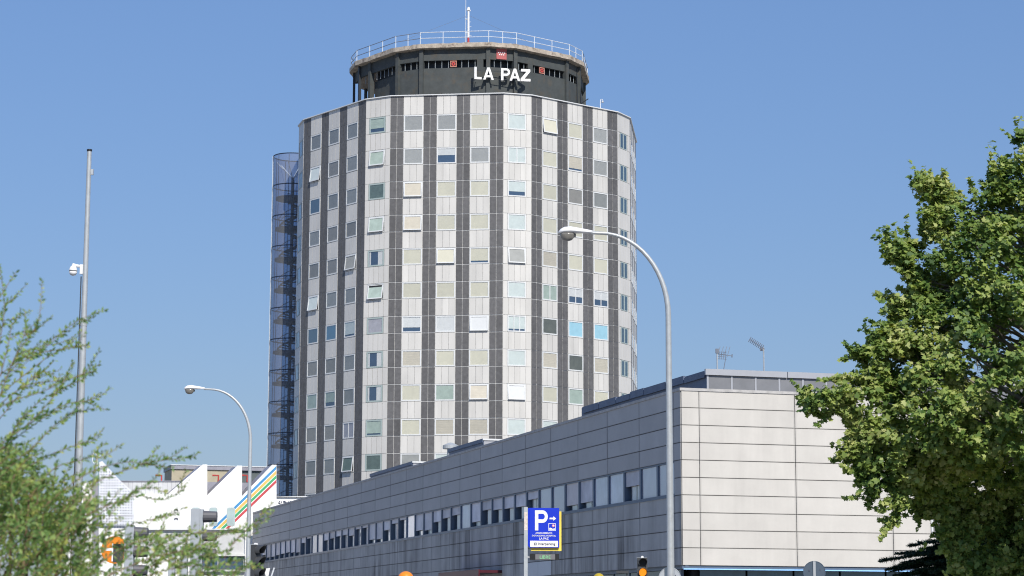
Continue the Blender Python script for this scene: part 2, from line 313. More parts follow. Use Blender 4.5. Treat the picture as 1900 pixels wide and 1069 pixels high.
# window meshes, local: x 0..wd, outwards -y, z 0..HR
wcache = {}
def wmesh(kind, wd):
    k = (kind, round(wd, 3))
    if k in wcache: return wcache[k]
    m = MB(); h = HR
    if kind == 'frame': me = m.ring(.03, wd-.03, .03, h-.03, .115, -.055, 0).mesh('window_frame', M['alu'])
    elif kind == 'frame_open':
        m.ring(.03, wd-.03, .03, h-.03, .07, -.045, 0); m.cur = 1; m.box(.10, wd-.10, -.012, -.008, .10, h-.10); me = m.mesh('window_frame_open', [M['alu'], M['dark']])
    elif kind == 'frame_green': me = m.ring(.03, wd-.03, .03, h-.03, .14, -.055, 0).mesh('window_frame_green', M['alu_green'])
    elif kind == 'frame_slide':
        m.ring(.03, wd-.03, .03, h-.03, .115, -.055, 0); m.box(wd/2-.045, wd/2+.045, -.05, -.01, .145, h-.145); me = m.mesh('window_frame_sliding', M['alu'])
    elif kind == 'frame_three':
        m.ring(.03, wd-.03, .03, h-.03, .115, -.055, 0)
        for q in (.36, .66): m.box(wd*q-.04, wd*q+.04, -.05, -.01, .145, h-.145)
        me = m.mesh('window_frame_three', M['alu'])
    elif kind == 'frame_narrow':
        m.ring(.22, wd/2-.02, .03, h-.03, .09, -.03, 0); m.ring(wd/2+.02, wd-.22, .03, h-.03, .09, -.03, 0); me = m.mesh('window_frame_double', M['alu_green'])
    elif kind == 'pane': me = m.add([(.14,-.035,.14),(wd-.14,-.035,.14),(wd-.14,-.035,h-.14),(.14,-.035,h-.14)], [(0,1,2,3)]).mesh('window_pane', M['pane'])
    elif kind == 'pane_blue': me = m.add([(.14,-.035,.14),(wd-.14,-.035,.14),(wd-.14,-.035,h-.14),(.14,-.035,h-.14)], [(0,1,2,3)]).mesh('window_pane_blue', M['pane_blue'])
    elif kind == 'pane_double':
        for a, b in ((.31, wd/2-.11), (wd/2+.11, wd-.31)): m.add([(a,-.02,.12),(b,-.02,.12),(b,-.02,h-.12),(a,-.02,h-.12)], [(0,1,2,3)])
        me = m.mesh('window_pane_double', M['pane_blue'])
    elif kind == 'sash':
        m.ring(.0, wd-.2, -(h-.2)/2, (h-.2)/2, .10, -.045, .01); me = m.mesh('window_sash', M['alu'])
    elif kind.startswith('blind:'):
        _, mn, fr = kind.split(':'); fr = float(fr); z1 = h-.15; z0 = z1 - (z1-.15)*fr
        m.add([(.14,-.014,z0),(wd-.14,-.014,z0),(wd-.14,-.014,z1),(.14,-.014,z1)], [(0,1,2,3)])
        if fr < 1: m.box(.15, wd-.15, -.026, -.008, z0-.03, z0)
        me = m.mesh('blind_' + mn, M[mn])
    elif kind.startswith('sblind:'):
        _, mn = kind.split(':'); m.add([(.1,.0,-h/2+.2),(wd-.3,.0,-h/2+.2),(wd-.3,.0,h/2-.2),(.1,.0,h/2-.2)], [(0,1,2,3)]); me = m.mesh('sash_blind_' + mn, M[mn])
    elif kind == 'room': me = m.add([(.15,-.006,.15),(wd-.15,-.006,.15),(wd-.15,-.006,h-.15),(.15,-.006,h-.15)], [(0,1,2,3)]).mesh('room_shade', M['deepblue'])
    elif kind == 'curtain':
        for k in range(6):
            a = wd*.62 + k*.09; m.add([(a,-.012,.16),(a+.045,-.026,.16),(a+.09,-.012,.16),(a+.09,-.012,h-.16),(a+.045,-.026,h-.16),(a,-.012,h-.16)], [(0,1,4,5),(1,2,3,4)])
        for k in range(2):
            a = .2 + k*.09; m.add([(a,-.012,.16),(a+.045,-.026,.16),(a+.09,-.012,.16),(a+.09,-.012,h-.16),(a+.045,-.026,h-.16),(a,-.012,h-.16)], [(0,1,4,5),(1,2,3,4)])
        me = m.mesh('curtain', M['white_blind'])
    wcache[k] = me; return me
def window(fr, x, z, wd, code):
    # code: letter for blind + flags
    B = {'c':'cream','g':'grey','l':'greyl','k':'creaml','w':'white_blind','n':'green','o':'olive','d':'dgreen','b':'skyb','p':'pale','i':'lilac','t':'taupe'}
    c = code[0]; fl = code[1:]
    if 'N' in fl:
        o = fr.put('window', wmesh('frame_narrow', wd), x, z, .0); link('pane', wmesh('pane_double', wd), o); link('blind', wmesh('blind:grey:1', wd), o); return
    if 'T' in fl:
        o = fr.put('window', wmesh('frame_open', wd), x, z, 0)
        ang = R(-7 if 'L' not in fl else -11)
        s = link('sash', wmesh('sash', wd), o, (.1, -.10, HR/2), 0, ang)
        s2 = link('blind', wmesh('sblind:' + B[c], wd), o, (.1, -.10, HR/2), 0, ang); return
    k = 'frame'
    if 'S' in fl: k = 'frame_slide'
    if '3' in fl: k = 'frame_three'
    if 'G' in fl: k = 'frame_green'
    o = fr.put('window', wmesh(k, wd), x, z, 0)
    f = 1.0
    for ch in fl:
        if ch in '24568': f = {'2':.35,'4':.45,'5':.55,'6':.7,'8':.85}[ch]
    if c != 'x': link('blind', wmesh('blind:%s:%s' % (B[c], f), wd), o)
    else: link('curtain', wmesh('curtain', wd), o)
    if f < 1 or c == 'x': link('room', wmesh('room', wd), o)
    link('pane', wmesh('pane_blue' if 'R' in fl else 'pane', wd), o)
NF = 12
cols = {
 'C': ['n6G','nT','dG','n6TG','xSG','nTL','iSG','xSG','xSG','n8G','dG','g'],
 'D0': ['l','l','kT','kT','c','c','w6','k','c','c','l','c'],
 'D1': ['l','w4','c','c','cT','c','w','c','n','k','p','c'],
 'D2': ['c','l','c','c','c8','c','wT','c','kT','k','c','c'],
 'E': ['p','pS','p6','p','gT','p','p38','p','wT','p','p','p'],
 'F0': ['cT','c','c','c','k','nS','o','k','c','p','c','c'],
 'F1': ['c','k8','t','c','c','w5S','b','o','n','c','c','c'],
 'F2': ['l','l','g','c','c','w5S','b','k','c','c','c','c'],
 'G': ['gN'] * 12, 'A': ['gN'] * 12,
 'B0': ['g','pT','gR','g','t','pT','gR','t','n','t','g','g'],
 'B1': ['g','t','g','t','t','g','bR','t','n6','t','g','t'],
 'B2': ['g','g','g','t','gT','g','p8','g','g','iS','dT','g'],
 'H0': ['g','c','g','t','c','g','t','c','g','t','c','g'], 'H1': ['t'] * 12, 'H2': ['c'] * 12 }
stuffD, stuffW = MB(), MB(); nD = nW = 0
def into(mb, fr, x, z, wd, h, g, d):
    b = [fr.w(x+g, d, z+g), fr.w(x+wd-g, d, z+g), fr.w(x+wd-g, d, z+h-g), fr.w(x+g, d, z+h-g)]
    c = [fr.w(x+g, 0, z+g), fr.w(x+wd-g, 0, z+g), fr.w(x+wd-g, 0, z+h-g), fr.w(x+g, 0, z+h-g)]
    mb.add([p - troot for p in b + c], [(0,1,2,3), (0,4,5,1), (1,5,6,2), (2,6,7,3), (3,7,4,0)])  # front and four edges
def dark(fr, x, z, h):
    global nD
    if nD < 298 and fr.single and z > 12: nD += 1; fr.put('dark_panel', mesh_dark[h], x, z)
    else: into(stuffD, fr, x, z, U, h, G/2, PR)
def white(fr, x, z, wd, h):
    global nW
    if nW < 298 and fr.single and z > 12: nW += 1; fr.put('white_panel', mesh_white[(wd, h)], x, z)
    else: into(stuffW, fr, x, z, wd, h, .016, PR + .012)
rows = [(ZJ, TOPH, False)] + [(ZJ - HR*(k+1), HR, k % 2 == 0) for k in range(NF*2)]
for idx, nm in ((0,'D'), (1,'E'), (2,'F'), (15,'C'), (14,'B'), (3,'G'), (13,'A'), (4,'H')):
    p, q = TV[idx], TV[(idx+1) % 16]; a = math.atan2(q.y-p.y, q.x-p.x)
    fr = Frame((p.x, p.y), a, tower); fr.single = nm in 'DEF'
    longf = idx % 2 == 0
    wi = 0
    for z, h, isw in rows:
        if longf:
            x = 0.0
            for grp in range(7):
                if grp % 2 == 0:
                    for s in range(2): dark(fr, x, z, h); x += U
                else:
                    if isw: window(fr, x, z, 3*U, cols[nm + str(grp//2)][wi])
                    else:
                        for s in range(3): white(fr, x + s*U, z, U, h)
                    x += 3*U
        else:
            if isw:
                window(fr, US*.72, z, 3*U*.97, cols[nm][wi])
                white(fr, TS-US*.88, z, US*.88, h) if False else None
                for (xa, wd_) in ((0, US*.72), (US*.72+3*U*.97, TS-US*.72-3*U*.97)):
                    into(stuffW, fr, xa, z, wd_, h, .016, PR+.012)
            else:
                for s in range(5): white(fr, s*US, z, US, h)
        if isw: wi += 1
o = link('dark_panel', stuffD.mesh('dark_panels_far', M['panel_dark']), tower); o['kind'] = 'stuff'
o = link('white_panel', stuffW.mesh('white_panels_far', M['panel_white']), tower); o['kind'] = 'stuff'
# drum storey on the roof
DV = poly16(6.72, 2.78); DI = poly16(6.72-.46, 2.78-.2); ZD0, ZS, ZO, ZD1 = ZT - .06, 55.6 + EYE, 56.4 + EYE, 57.54 + EYE
def cut(V): return [V[14].lerp(V[15], .28)] + [V[15]] + V[0:11]
inner = off(cut(DI)); link('drum_core', MB().column(inner, ZD0, ZD1 - .02).mesh('drum_core', M['drum_dark']), tower)
def ringwall(V, z0, z1, th=.28, name='drum_wall', m=None):
    mb = MB()
    for i in range(len(V)-1):
        p, q = V[i], V[i+1]; d = (q-p).normalized(); nrm = Vector((d.y, -d.x))
        pts = [p, q, q - nrm*th - d*.02, p - nrm*th + d*.02]
        mb.column([(c.x-TC.x, c.y-TC.y) for c in pts], z0, z1)
    return link(name, mb.mesh(name, m or M['drum']), tower)
CV = cut(DV)
ringwall(CV[1:], ZD0, ZS, .3, 'drum_wall'); nb_ = Vector((math.sin(ROT-2*Q), -math.cos(ROT-2*Q))); ringwall([CV[0] - nb_*.55, CV[1] - nb_*.55], ZD0, ZS, .1, 'drum_wall'); ringwall([DV[13], DV[14]] + DV[15:] + DV[0:11], ZO, ZD1, .26, 'ring_beam')
def pier(p, a, wd=.40, dp=.5, z0=ZD0, z1=ZD1 - .01, out=.20, name='pier', m=None):
    me = MB().box(-wd/2, wd/2, -out, dp-out, z0, z1).mesh(name, m or M['drum'])
    return link(name, me, tower, (p.x-TC.x, p.y-TC.y, 0), a)
for i in list(range(0, 11)) + [15]:
    pier(DV[i], ROT + (i+.5)*Q if False else ROT + Q*(i - .5 + (0)), z0=ZD0)
pier(CV[0], ROT - 2*Q, .4, .5)
for i in (11, 12, 13, 14): pier(DV[i], ROT + Q*(i-.5), .26, .26, name='column', m=M['drum_dark'])
for s, t in ((.55, 1.2), (.35, 2.6)):
    c = DV[12].lerp(DV[13], s) + (TC - DV[13]).normalized()*t; pier(c, 0, .22, .22, name='column', m=M['drum'])
mu = MB()
for i in list(range(0, 6)) + [14, 15]:
    p, q = DV[i], DV[(i+1) % 16]; d = (q-p).normalized(); nrm = Vector((d.y, -d.x)); ln = (q-p).length; k = int(ln/.62)
    for j in range(1, k):
        c = p + d*(ln*j/k) - nrm*.22 - TC; mu.column([(c.x-.03, c.y-.03), (c.x+.03, c.y-.03), (c.x+.03, c.y+.03), (c.x-.03, c.y+.03)], ZS, ZO)
link('mullion', mu.mesh('drum_mullions', mat('mullion_paint', (.22, .25, .27), .6)), tower)
for i, s in ((0, .47), (2, .5), (0, .88)):     # solid blocks between the recess openings
    p, q = DV[i], DV[i+1]; c = p.lerp(q, s if i == 2 else s); a = math.atan2(q.y-p.y, q.x-p.x)
    if i == 2: c = p.lerp(q, .30)
    if s == .47: continue
    link('infill', MB().box(-.32, .32, .0, .3, ZS-.01, ZO+.01).mesh('recess_infill', M['drum']), tower, (c.x-TC.x, c.y-TC.y, 0), a)
for i, s in ((0, .48), (2, .52)):              # red fan vents
    p, q = DV[i], DV[i+1]; c = p.lerp(q, s); a = math.atan2(q.y-p.y, q.x-p.x)
    m = MB().ring(-.32, .32, -.32, .32, .08, -.05, .05); m.cur = 1; m.box(-.24, .24, -.01, .03, -.24, .24)
    m.cur = 2; m.disc((0, 0), .2, -.04, -.012, 16); m.cur = 1; m.disc((0, 0), .07, -.06, -.04, 10)
    link('vent_fan', m.mesh('vent_fan', [mat('salmon', (.50, .22, .16), .6), M['black'], M['red']]), tower, (c.x-TC.x, c.y-TC.y, (ZS+ZO)/2), a)
SV = off(poly16(7.02, 2.95)); SV2 = off(poly16(6.8, 2.85))
sl = MB(); n = 16
rough = [(random.uniform(-.035, .035), random.uniform(-.05, .04)) for _ in range(16*12)]
ed = []
for i in range(16):
    for j in range(12):
        a = Vector(SV[i]).lerp(Vector(SV[(i+1) % 16]), j/12); rr = rough[i*12+j]; ed.append((a * (1 + rr[0]/12.5), rr[1]))
N = len(ed)
sl.add([(p.x, p.y, 57.58+EYE + r*.5) for p, r in ed] + [(p.x, p.y, 58.02+EYE + r) for p, r in ed], [(i, (i+1) % N, (i+1) % N+N, i+N) for i in range(N)] + [tuple(range(N, 2*N))])
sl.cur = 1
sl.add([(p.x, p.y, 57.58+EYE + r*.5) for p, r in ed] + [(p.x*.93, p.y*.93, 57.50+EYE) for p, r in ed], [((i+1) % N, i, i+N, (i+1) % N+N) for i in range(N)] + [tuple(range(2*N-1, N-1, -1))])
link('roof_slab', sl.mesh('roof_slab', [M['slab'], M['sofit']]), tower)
# railing
RV = [Vector(p) * .985 for p in SV]; zr = 58.0 + EYE
for i in range(16):
    p, q = RV[i], RV[(i+1) % 16]; kk = 3 if i % 2 == 0 else 2
    mt = M['rail'] if i in (0, 1, 2, 3) else M['rail_dark']  # pale rail colour on the front and right sides, dark one elsewhere
    rb = MB()
    for h in (.62, 1.22): rb.tube([(p.x, p.y, zr+h), (q.x, q.y, zr+h)], .034, 6)
    link('rail', rb.mesh('rail', mt), tower)
    for j in range(kk):
        c = p.lerp(q, j/kk); link('rail_post', MB().tube([(c.x, c.y, zr-.05), (c.x, c.y, zr+1.22)], .04, 6).mesh('rail_post', M['rail']), tower)
# drain pipe and steel ladder on the drum's right edge
p = DV[4] - TC
link('ladder', MB().tube([(p.x+.35, p.y-.2, ZD0+.1), (p.x+.15, p.y-.2, ZS-.4)], .05, 6).tube([(p.x+.1, p.y-.25, ZD0+2.1), (p.x+1.0, p.y-.3, ZD0+2.7)], .05, 6).tube([(p.x-.1, p.y-.4, ZD0), (p.x-.2, p.y-.4, ZD1-.3)], .05, 6).mesh('ladder', M['drum_dark']), tower)

# letters LA PAZ
def glyph(ch):
    if ch == 'L': return [[(0,0),(.66,0),(.66,.18),(.2,.18),(.2,1),(0,1)]]
    if ch == 'Z': return [[(0,0),(.86,0),(.86,.2),(.33,.2),(.84,.8),(.84,1),(.04,1),(.04,.8),(.52,.8),(0,.2)]]
    if ch == 'A': return [[(0,0),(.215,0),(.49,.74),(.38,1)], [(.38,1),(.49,.74),(.765,0),(.98,0),(.60,1)], [(.29,.2),(.69,.2),(.63,.36),(.35,.36)]]
    if ch == 'P':
        oc = [(.46 + .31*math.cos(t), .69 + .31*math.sin(t)) for t in [math.pi/2 - k*math.pi/10 for k in range(11)]]
        ic = [(.45 + .14*math.cos(t), .69 + .14*math.sin(t)) for t in [-math.pi/2 + k*math.pi/10 for k in range(11)]]
        return [[(0,0),(.2,0),(.2,1),(0,1)], [(.2,1)] + oc + [(.2,.38),(.2,.55)] + ic + [(.2,.83)]]
sg = at(932, 138, 0.1)  # direction only
aS = R(9.5); nS = Vector((math.sin(aS), -math.cos(aS)))
mid = (DV[1] + DV[2]) / 2; face = mid + Vector((math.sin(R(16)), -math.cos(R(16))))*0; p0 = face + nS * .78
pl = on_plane(880, 147, p0, nS); pr_ = on_plane(984, 153, p0, nS)
sign = thing('rooftop_sign', 'white LA PAZ letters mounted in front of the dark drum storey', 'sign', (pl.x, pl.y, pl.z), aS)
tot = (pr_.xy - pl.xy).length; sz = 1.24
for ch, x0, x1 in (('L', 0, .128), ('A', .158, .345), ('P', .475, .635), ('A', .628, .815), ('Z', .825, 1.0)):
    ps = glyph(ch); wmax = max(p[0] for g in ps for p in g); kx = (x1-x0)*tot / wmax
    m = MB()
    for i, g in enumerate(ps): m.prism([(a*kx, b*sz) for a, b in g], -.09 + (.003 if i == 2 else 0), .09 - (.003 if i == 2 else 0))
    link('letter', m.mesh('letter_' + ch, M['white']), sign, (x0*tot, 0, 0))
br = MB()
for x in (.05, .25, .54, .72, .9): br.box(x*tot-.03, x*tot+.03, .09, .75, sz*.75, sz*.75+.05); br.box(x*tot-.03, x*tot+.03, .09, .75, .12, .17)
br.box(0.1, tot-.1, .10, .15, sz*.75, sz*.75+.05); br.box(.1, tot-.1, .10, .15, .12, .17)
link('bracket', br.mesh('sign_bracket', M['drum_dark']), sign)
# emblem
a1 = math.atan2((DV[2]-DV[1]).y, (DV[2]-DV[1]).x); n1 = Vector((math.sin(a1), -math.cos(a1)))
e0 = on_plane(921, 109.5, mid + n1*.03, n1)
em = thing('emblem_plate', 'square faded red plate with seven white stars on the drum above the letters', 'emblem', (e0.x, e0.y, e0.z), a1)
link('plate', MB().box(0, 1.05, -.05, 0.02, 0, 1.12).mesh('plate', M['emblem']), em)
for r_, cnt in ((0, 4), (1, 3)):
    for k in range(cnt):
        cx, cz = .525 + (k-(cnt-1)/2)*.21, .66 - r_*.2
        st = [(cx + (.09 if j % 2 == 0 else .045)*math.sin(j*math.pi/5), cz + (.09 if j % 2 == 0 else .045)*math.cos(j*math.pi/5)) for j in range(10)]
        link('star', MB().prism(st, -.065, -.052).mesh('star', M['white']), em)
# mast with whip antenna
mb_ = at(869, 78, 213.5); mz = 58.0+EYE
mast = thing('antenna_mast', 'white mast with red foot and thin whip aerial on top of the tower', 'antenna', (mb_.x, mb_.y, mz))
ms = 4028.5/222
link('mast', MB().tube([(0,0,1.25),(0,0,4.1)], [.115,.10], 8).mesh('mast', M['white']), mast)
link('mast_foot', MB().tube([(0,0,0),(0,0,1.25)], .11, 8).tube([(0,0,.15),(0,0,.4)], .24, 8).mesh('mast_foot', M['red']), mast)
link('beacon', MB().tube([(0,0,4.1),(0,0,4.45)], [.2,.1], 8).tube([(0,0,4.2),(.2,0,4.05)], .06, 6).mesh('beacon', M['white']), mast)
link('whip', MB().tube([(-.28,0,1.2),(-.28,0,6.4)], .03, 6).tube([(0,0,3.2),(-.34,0,3.2)], .05, 6).tube([(0,0,1.75),(-.34,0,1.75)], .05, 6).mesh('whip', M['rail']), mast)
link('rung', MB().tube([(0,0,2.4),(.3,0,2.4)], .03, 5).tube([(0,0,2.9),(.22,0,2.9)], .03, 5).tube([(0,0,1.5),(.3,0,1.5)], .03, 5).mesh('rung', M['rail']), mast)
for dx, dy in ((-6.5, -3), (6.5, -2)): link('guy_wire', MB().tube([(0,0,3.6),(dx, dy, 0.1)], .012, 5).mesh('guy_wire', M['rail_dark']), mast)
# roof camera
c = at(1114, 198, 212); ct = thing('roof_camera', 'small white camera on a crook post at the right edge of the tower roof', 'camera', (c.x, c.y, ZT-.05))
link('post', MB().tube([(0,0,0),(0,0,.95),(.05,0,1.08),(.16,0,1.1),(.22,0,1.0)], .035, 6).mesh('post', M['white']), ct)
link('camera_dome', MB().lathe([(.02,0),(.13,.04),(.12,.2),(.03,.26)], 10, Matrix.Translation((.22,0,.72))).mesh('camera_dome', M['s_back']), ct)

# ------------------------------------------------------------------ glass stair tower
sx, sy, sr = -23.42, 227.2, 2.1; st_top = at(530, 287, 226).z
stair = thing('glass_stair_tower', 'round glass stair shaft with dark spiral stairs beside the tower', 'stair tower', (sx, sy, 0))
m = MB(); seg = 40
vs_ = [(sr*math.cos(2*math.pi*k/seg), sr*math.sin(2*math.pi*k/seg)) for k in range(seg)]
m.add([(a, b, 0) for a, b in vs_] + [(a, b, st_top) for a, b in vs_], [(k, (k+1) % seg, (k+1) % seg+seg, k+seg) for k in range(seg)])
link('glass_shell', m.mesh('glass_shell', M['stair'], True), stair)
ringm = MB(); rp = [((sr+.03)*math.cos(2*math.pi*k/seg), (sr+.03)*math.sin(2*math.pi*k/seg)) for k in range(seg)]
rq = [((sr-.05)*math.cos(2*math.pi*k/seg), (sr-.05)*math.sin(2*math.pi*k/seg)) for k in range(seg)]
ringm.add([(a, b, 0) for a, b in rp] + [(a, b, .09) for a, b in rp] + [(a, b, 0) for a, b in rq] + [(a, b, .09) for a, b in rq],
          [(k, (k+1) % seg, (k+1) % seg+seg, k+seg) for k in range(seg)] + [(k+seg, (k+1) % seg+seg, (k+1) % seg+3*seg, k+3*seg) for k in range(seg)] + [((k+1) % seg, k, k+2*seg, (k+1) % seg+2*seg) for k in range(seg)] + [((k+1) % seg+2*seg, k+2*seg, k+3*seg, (k+1) % seg+3*seg) for k in range(seg)])
ringme = ringm.mesh('ring', M['steel_blue'])
z = st_top - .05; top_ring = link('ring', ringme, stair, (0, 0, z))
land = MB(); land.lathe([(1.8, 0), (1.8, .22)], 24); landme = land.mesh('landing', M['steel_blue'])
fl_ = MB()
for k in range(15):
    a0 = math.pi*1.15 + k*math.pi*1.5/15; a1_ = a0 + math.pi*1.5/15; z0 = .2 + k*3.0/15
    fl_.column([(.2*math.cos(a0), .2*math.sin(a0)), (1.4*math.cos(a0), 1.4*math.sin(a0)), (1.4*math.cos(a1_), 1.4*math.sin(a1_)), (.2*math.cos(a1_), .2*math.sin(a1_))], z0, z0+.07)
hp = [(1.42*math.cos(math.pi*1.15 + k*math.pi*1.5/12), 1.42*math.sin(math.pi*1.15 + k*math.pi*1.5/12), .3 + k*3.0/12) for k in range(13)]
fl_.tube(hp, .09, 6); fl_.tube([(x, y, z_+.95) for x, y, z_ in hp], .035, 6); fl_.tube([(x*.98, y*.98, z_+.5) for x, y, z_ in hp], .02, 5)
for x, y, z_ in hp[::2]: fl_.tube([(x, y, z_), (x, y, z_+.95)], .025, 5)
for k in range(24): fl_.tube([(1.5*math.cos(k*.262), 1.5*math.sin(k*.262), 1.15), (1.5*math.cos((k+1)*.262), 1.5*math.sin((k+1)*.262), 1.15)], .03, 5, False)
flme = fl_.mesh('flight', M['steel_blue'])
zz = at(530, 401, 226).z; k = 0
while zz > 1:
    link('ring', ringme, stair, (0, 0, zz)); lz = zz - 1.5 if True else 0
    zz -= 3.3
zz = at(530, 344, 226).z; link('ring', ringme, stair, (0, 0, zz))
zz = at(530, 371, 227).z
while zz > 1: link('landing', landme, stair, (0, 0, zz)); link('stair_flight', flme, stair, (0, 0, zz-3.2)); zz -= 3.3
link('column', MB().tube([(0,0,0),(0,0,st_top-2.2)], .17, 10).mesh('stair_column', M['steel_blue']), stair)
for k in range(10):
    a0 = 2*math.pi*k/10 + .2; link('mullion', MB().tube([(2.03*math.cos(a0), 2.03*math.sin(a0), 0), (2.03*math.cos(a0), 2.03*math.sin(a0), st_top-.1)], .03, 5).mesh('stair_mullion', M['steel_blue']), stair)
link('sunlit_edge', MB().tube([(-sr-.02,-.25,0),(-sr-.02,-.25,st_top)], .07, 6).mesh('sunlit_edge', M['rail']), stair)  # pale tube added to stand in for the sunlit left edge of the glass
hb = MB()
for a0 in (.3, 1.3, 2.4, 3.5, 4.5, 5.5): hb.tube([(0,0,st_top-2.4),(1.85*math.cos(a0), 1.85*math.sin(a0), st_top-.7)], .05, 6)
link('head_brace', hb.mesh('head_brace', M['white']), stair)

# ------------------------------------------------------------------ low panelled wing
C0 = (7.287, 93.165); UL = (-.28544, .95840); UR = (.95840, .28544); ZL = 10.214 + EYE; RW = .75; LEN = 106.58; WID = 46.0; AL = math.atan2(-.95840, .28544); AR = math.atan2(.28544, .95840)
low = thing('clinic_wing', 'long low concrete-panelled wing with window band in front of the tower', 'building', (C0[0], C0[1], 0))
FL = Frame(C0, AL, low); FRt = Frame(C0, AR, low)     # left face: x = -t ; right face: x = t
def lowbox(t0, t1, u0, u1, z0, z1, m, name, parent=low):
    pts = [(UL[0]*t + UR[0]*u, UL[1]*t + UR[1]*u) for t, u in ((t0, u0), (t0, u1), (t1, u1), (t1, u0))]
    return link(name, MB().column(pts, z0, z1).mesh(name, m), parent)
ZF = ZL - 7.5
lowbox(.03, LEN, .03, WID, ZL-2.97, ZL-.03, M['joint_dark'], 'wall')
lowbox(.03, LEN, .36, WID, ZL-4.5, ZL-2.98, M['dark'], 'wall')
lowbox(.03, LEN, .03, WID, ZF+.02, ZL-4.53, M['joint_dark'], 'wall')
lowbox(.028, .74, .032, .37, ZL-4.53, ZL-2.96, M['joint_dark'], 'wall')
lowbox(.031, .31, .35, WID, ZL-4.54, ZL-2.95, M['joint_dark'], 'wall')
lowbox(.7, LEN-.3, .7, WID-.3, 0, ZF+.015, M['dark'], 'ground_floor_wall')
# coping
cpo = MB(); T_ = lambda t, u: (UL[0]*t + UR[0]*u, UL[1]*t + UR[1]*u)
cpo.column([T_(-.07,-.07), T_(-.07,WID), T_(.5,WID), T_(.5,.5)], ZL-.02, ZL+.10); cpo.column([T_(-.07,-.07), T_(.5,.5), T_(LEN,.5), T_(LEN,-.07)], ZL-.02, ZL+.10)
link('coping', cpo.mesh('coping', M['coping']), low)
pm = {}
def cpanel(fr, x0, x1, row0, row1, m, gap=.026, dx=0):
    wd = round(x1-x0, 3); h = (row1-row0)*RW; key = (wd, h, m)
    if key not in pm: pm[key] = MB().box(gap/2, wd-gap/2, -.035, 0, gap/2, h-gap/2).mesh('cladding_panel', M[m])
    fr.put('cladding_panel', pm[key], x0, ZL - row1*RW, random.uniform(-.006, .004) - .004)
stuffL, stuffS = MB(), MB(); cnt = 0
def farpanel(mb, x0, x1, r0, r1):
    g = .02; b = [FL.w(x0+g, .03, ZL-r1*RW+g), FL.w(x1-g, .03, ZL-r1*RW+g), FL.w(x1-g, .03, ZL-r0*RW-g), FL.w(x0+g, .03, ZL-r0*RW-g)]
    c = [FL.w(x0+g, 0, ZL-r1*RW+g), FL.w(x1-g, 0, ZL-r1*RW+g), FL.w(x1-g, 0, ZL-r0*RW-g), FL.w(x0+g, 0, ZL-r0*RW-g)]
    mb.add([p - low.location for p in b+c], [(0,1,2,3), (0,4,5,1), (1,5,6,2), (2,6,7,3), (3,7,4,0)])
tj = [0, .80] + [5.21 + 4.405*k for k in range(24)]
tj[-1] = LEN
for i in range(len(tj)-1):
    t0, t1 = tj[i], tj[i+1]
    for r in range(4):
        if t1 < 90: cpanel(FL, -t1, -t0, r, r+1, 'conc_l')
        else: farpanel(stuffL, -t1, -t0, r, r+1)
    if i == 0:
        for r in (4, 5): cpanel(FL, -t1, -t0, r, r+1, 'conc_l')
    halves = [(t0, t1)] if i == 0 or i == 1 else [(t0, (t0+t1)/2), ((t0+t1)/2, t1)]
    for a_, b_ in halves:
        for r in range(6, 10):
            new = 18.3 < a_ and b_ < 27.4 and r >= 8 and i in (4,5)
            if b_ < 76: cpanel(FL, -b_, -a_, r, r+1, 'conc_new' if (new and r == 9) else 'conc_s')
            else: farpanel(stuffS, -b_, -a_, r, r+1)
o = link('cladding_panel', stuffL.mesh('cladding_far', M['conc_l']), low); o['kind'] = 'stuff'
o = link('cladding_panel', stuffS.mesh('cladding_far_streaked', M['conc_s']), low); o['kind'] = 'stuff'
uj = [0, .818] + [5.30 + 4.6*k for k in range(5)]
wu = (11.75, 12.62)
for i in range(len(uj)-1):
    for r in range(10):
        u0, u1 = uj[i], uj[i+1]
        if i == 3 and 4 <= r < 8:
            cpanel(FRt, u0, wu[0], r, r+1, 'conc_r'); cpanel(FRt, wu[1], u1, r, r+1, 'conc_r')
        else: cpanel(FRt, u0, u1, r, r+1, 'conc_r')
# strip windows on the left face
W2 = 2.2025
def lw(frame_kind, w_, f, sash):
    key = ('lw', frame_kind, w_, f, sash)
    if key in wcache: return wcache[key]
    h = 1.5; m = MB()
    if frame_kind == 'frame': m.box(0, .09, -.30, .04, 0, h); m.box(w_-.09, w_, -.30, .04, 0, h); m.box(.09, w_-.09, -.30, .04, 0, .10); m.box(.09, w_-.09, -.30, .04, h-.06, h); me = m.mesh('strip_frame', M['frame_blue'])
    elif frame_kind == 'blind': m.box(.09, w_-.09, -.22, -.19, .1 + (h-.16)*(1-f), h-.06); me = m.mesh('strip_blind', M['blind_ext'] if sash else M['blind_flat'])
    elif frame_kind == 'pane_r': me = m.add([(.09,-.24,.1),(w_-.09,-.24,.1),(w_-.09,-.24,h-.06),(.09,-.24,h-.06)], [(0,1,2,3)]).mesh('strip_pane_outer', M['pane_r'])
    elif frame_kind == 'pane': m.add([(.09,-.1,.1),(w_-.09,-.1,.1),(w_-.09,-.1,h-.06),(.09,-.1,h-.06)], [(0,1,2,3)]); me = m.mesh('strip_pane', M['pane'])
    else:
        a = .5
        if sash == 1:
            m.box(a, a+.6, -.09, -.05, .1, h-.06); m.box(a+.78, a+1.38, -.09, -.05, .1, h-.06)
        elif sash == 2: m.box(.7, 1.9, -.09, -.05, .1, h-.06)
        else: m.box(.5, 1.3, -.09, -.05, .12, .42)
        me = m.mesh('strip_shutter', M['white_blind'] if sash != 3 else M['pale'])
    wcache[key] = me; return me
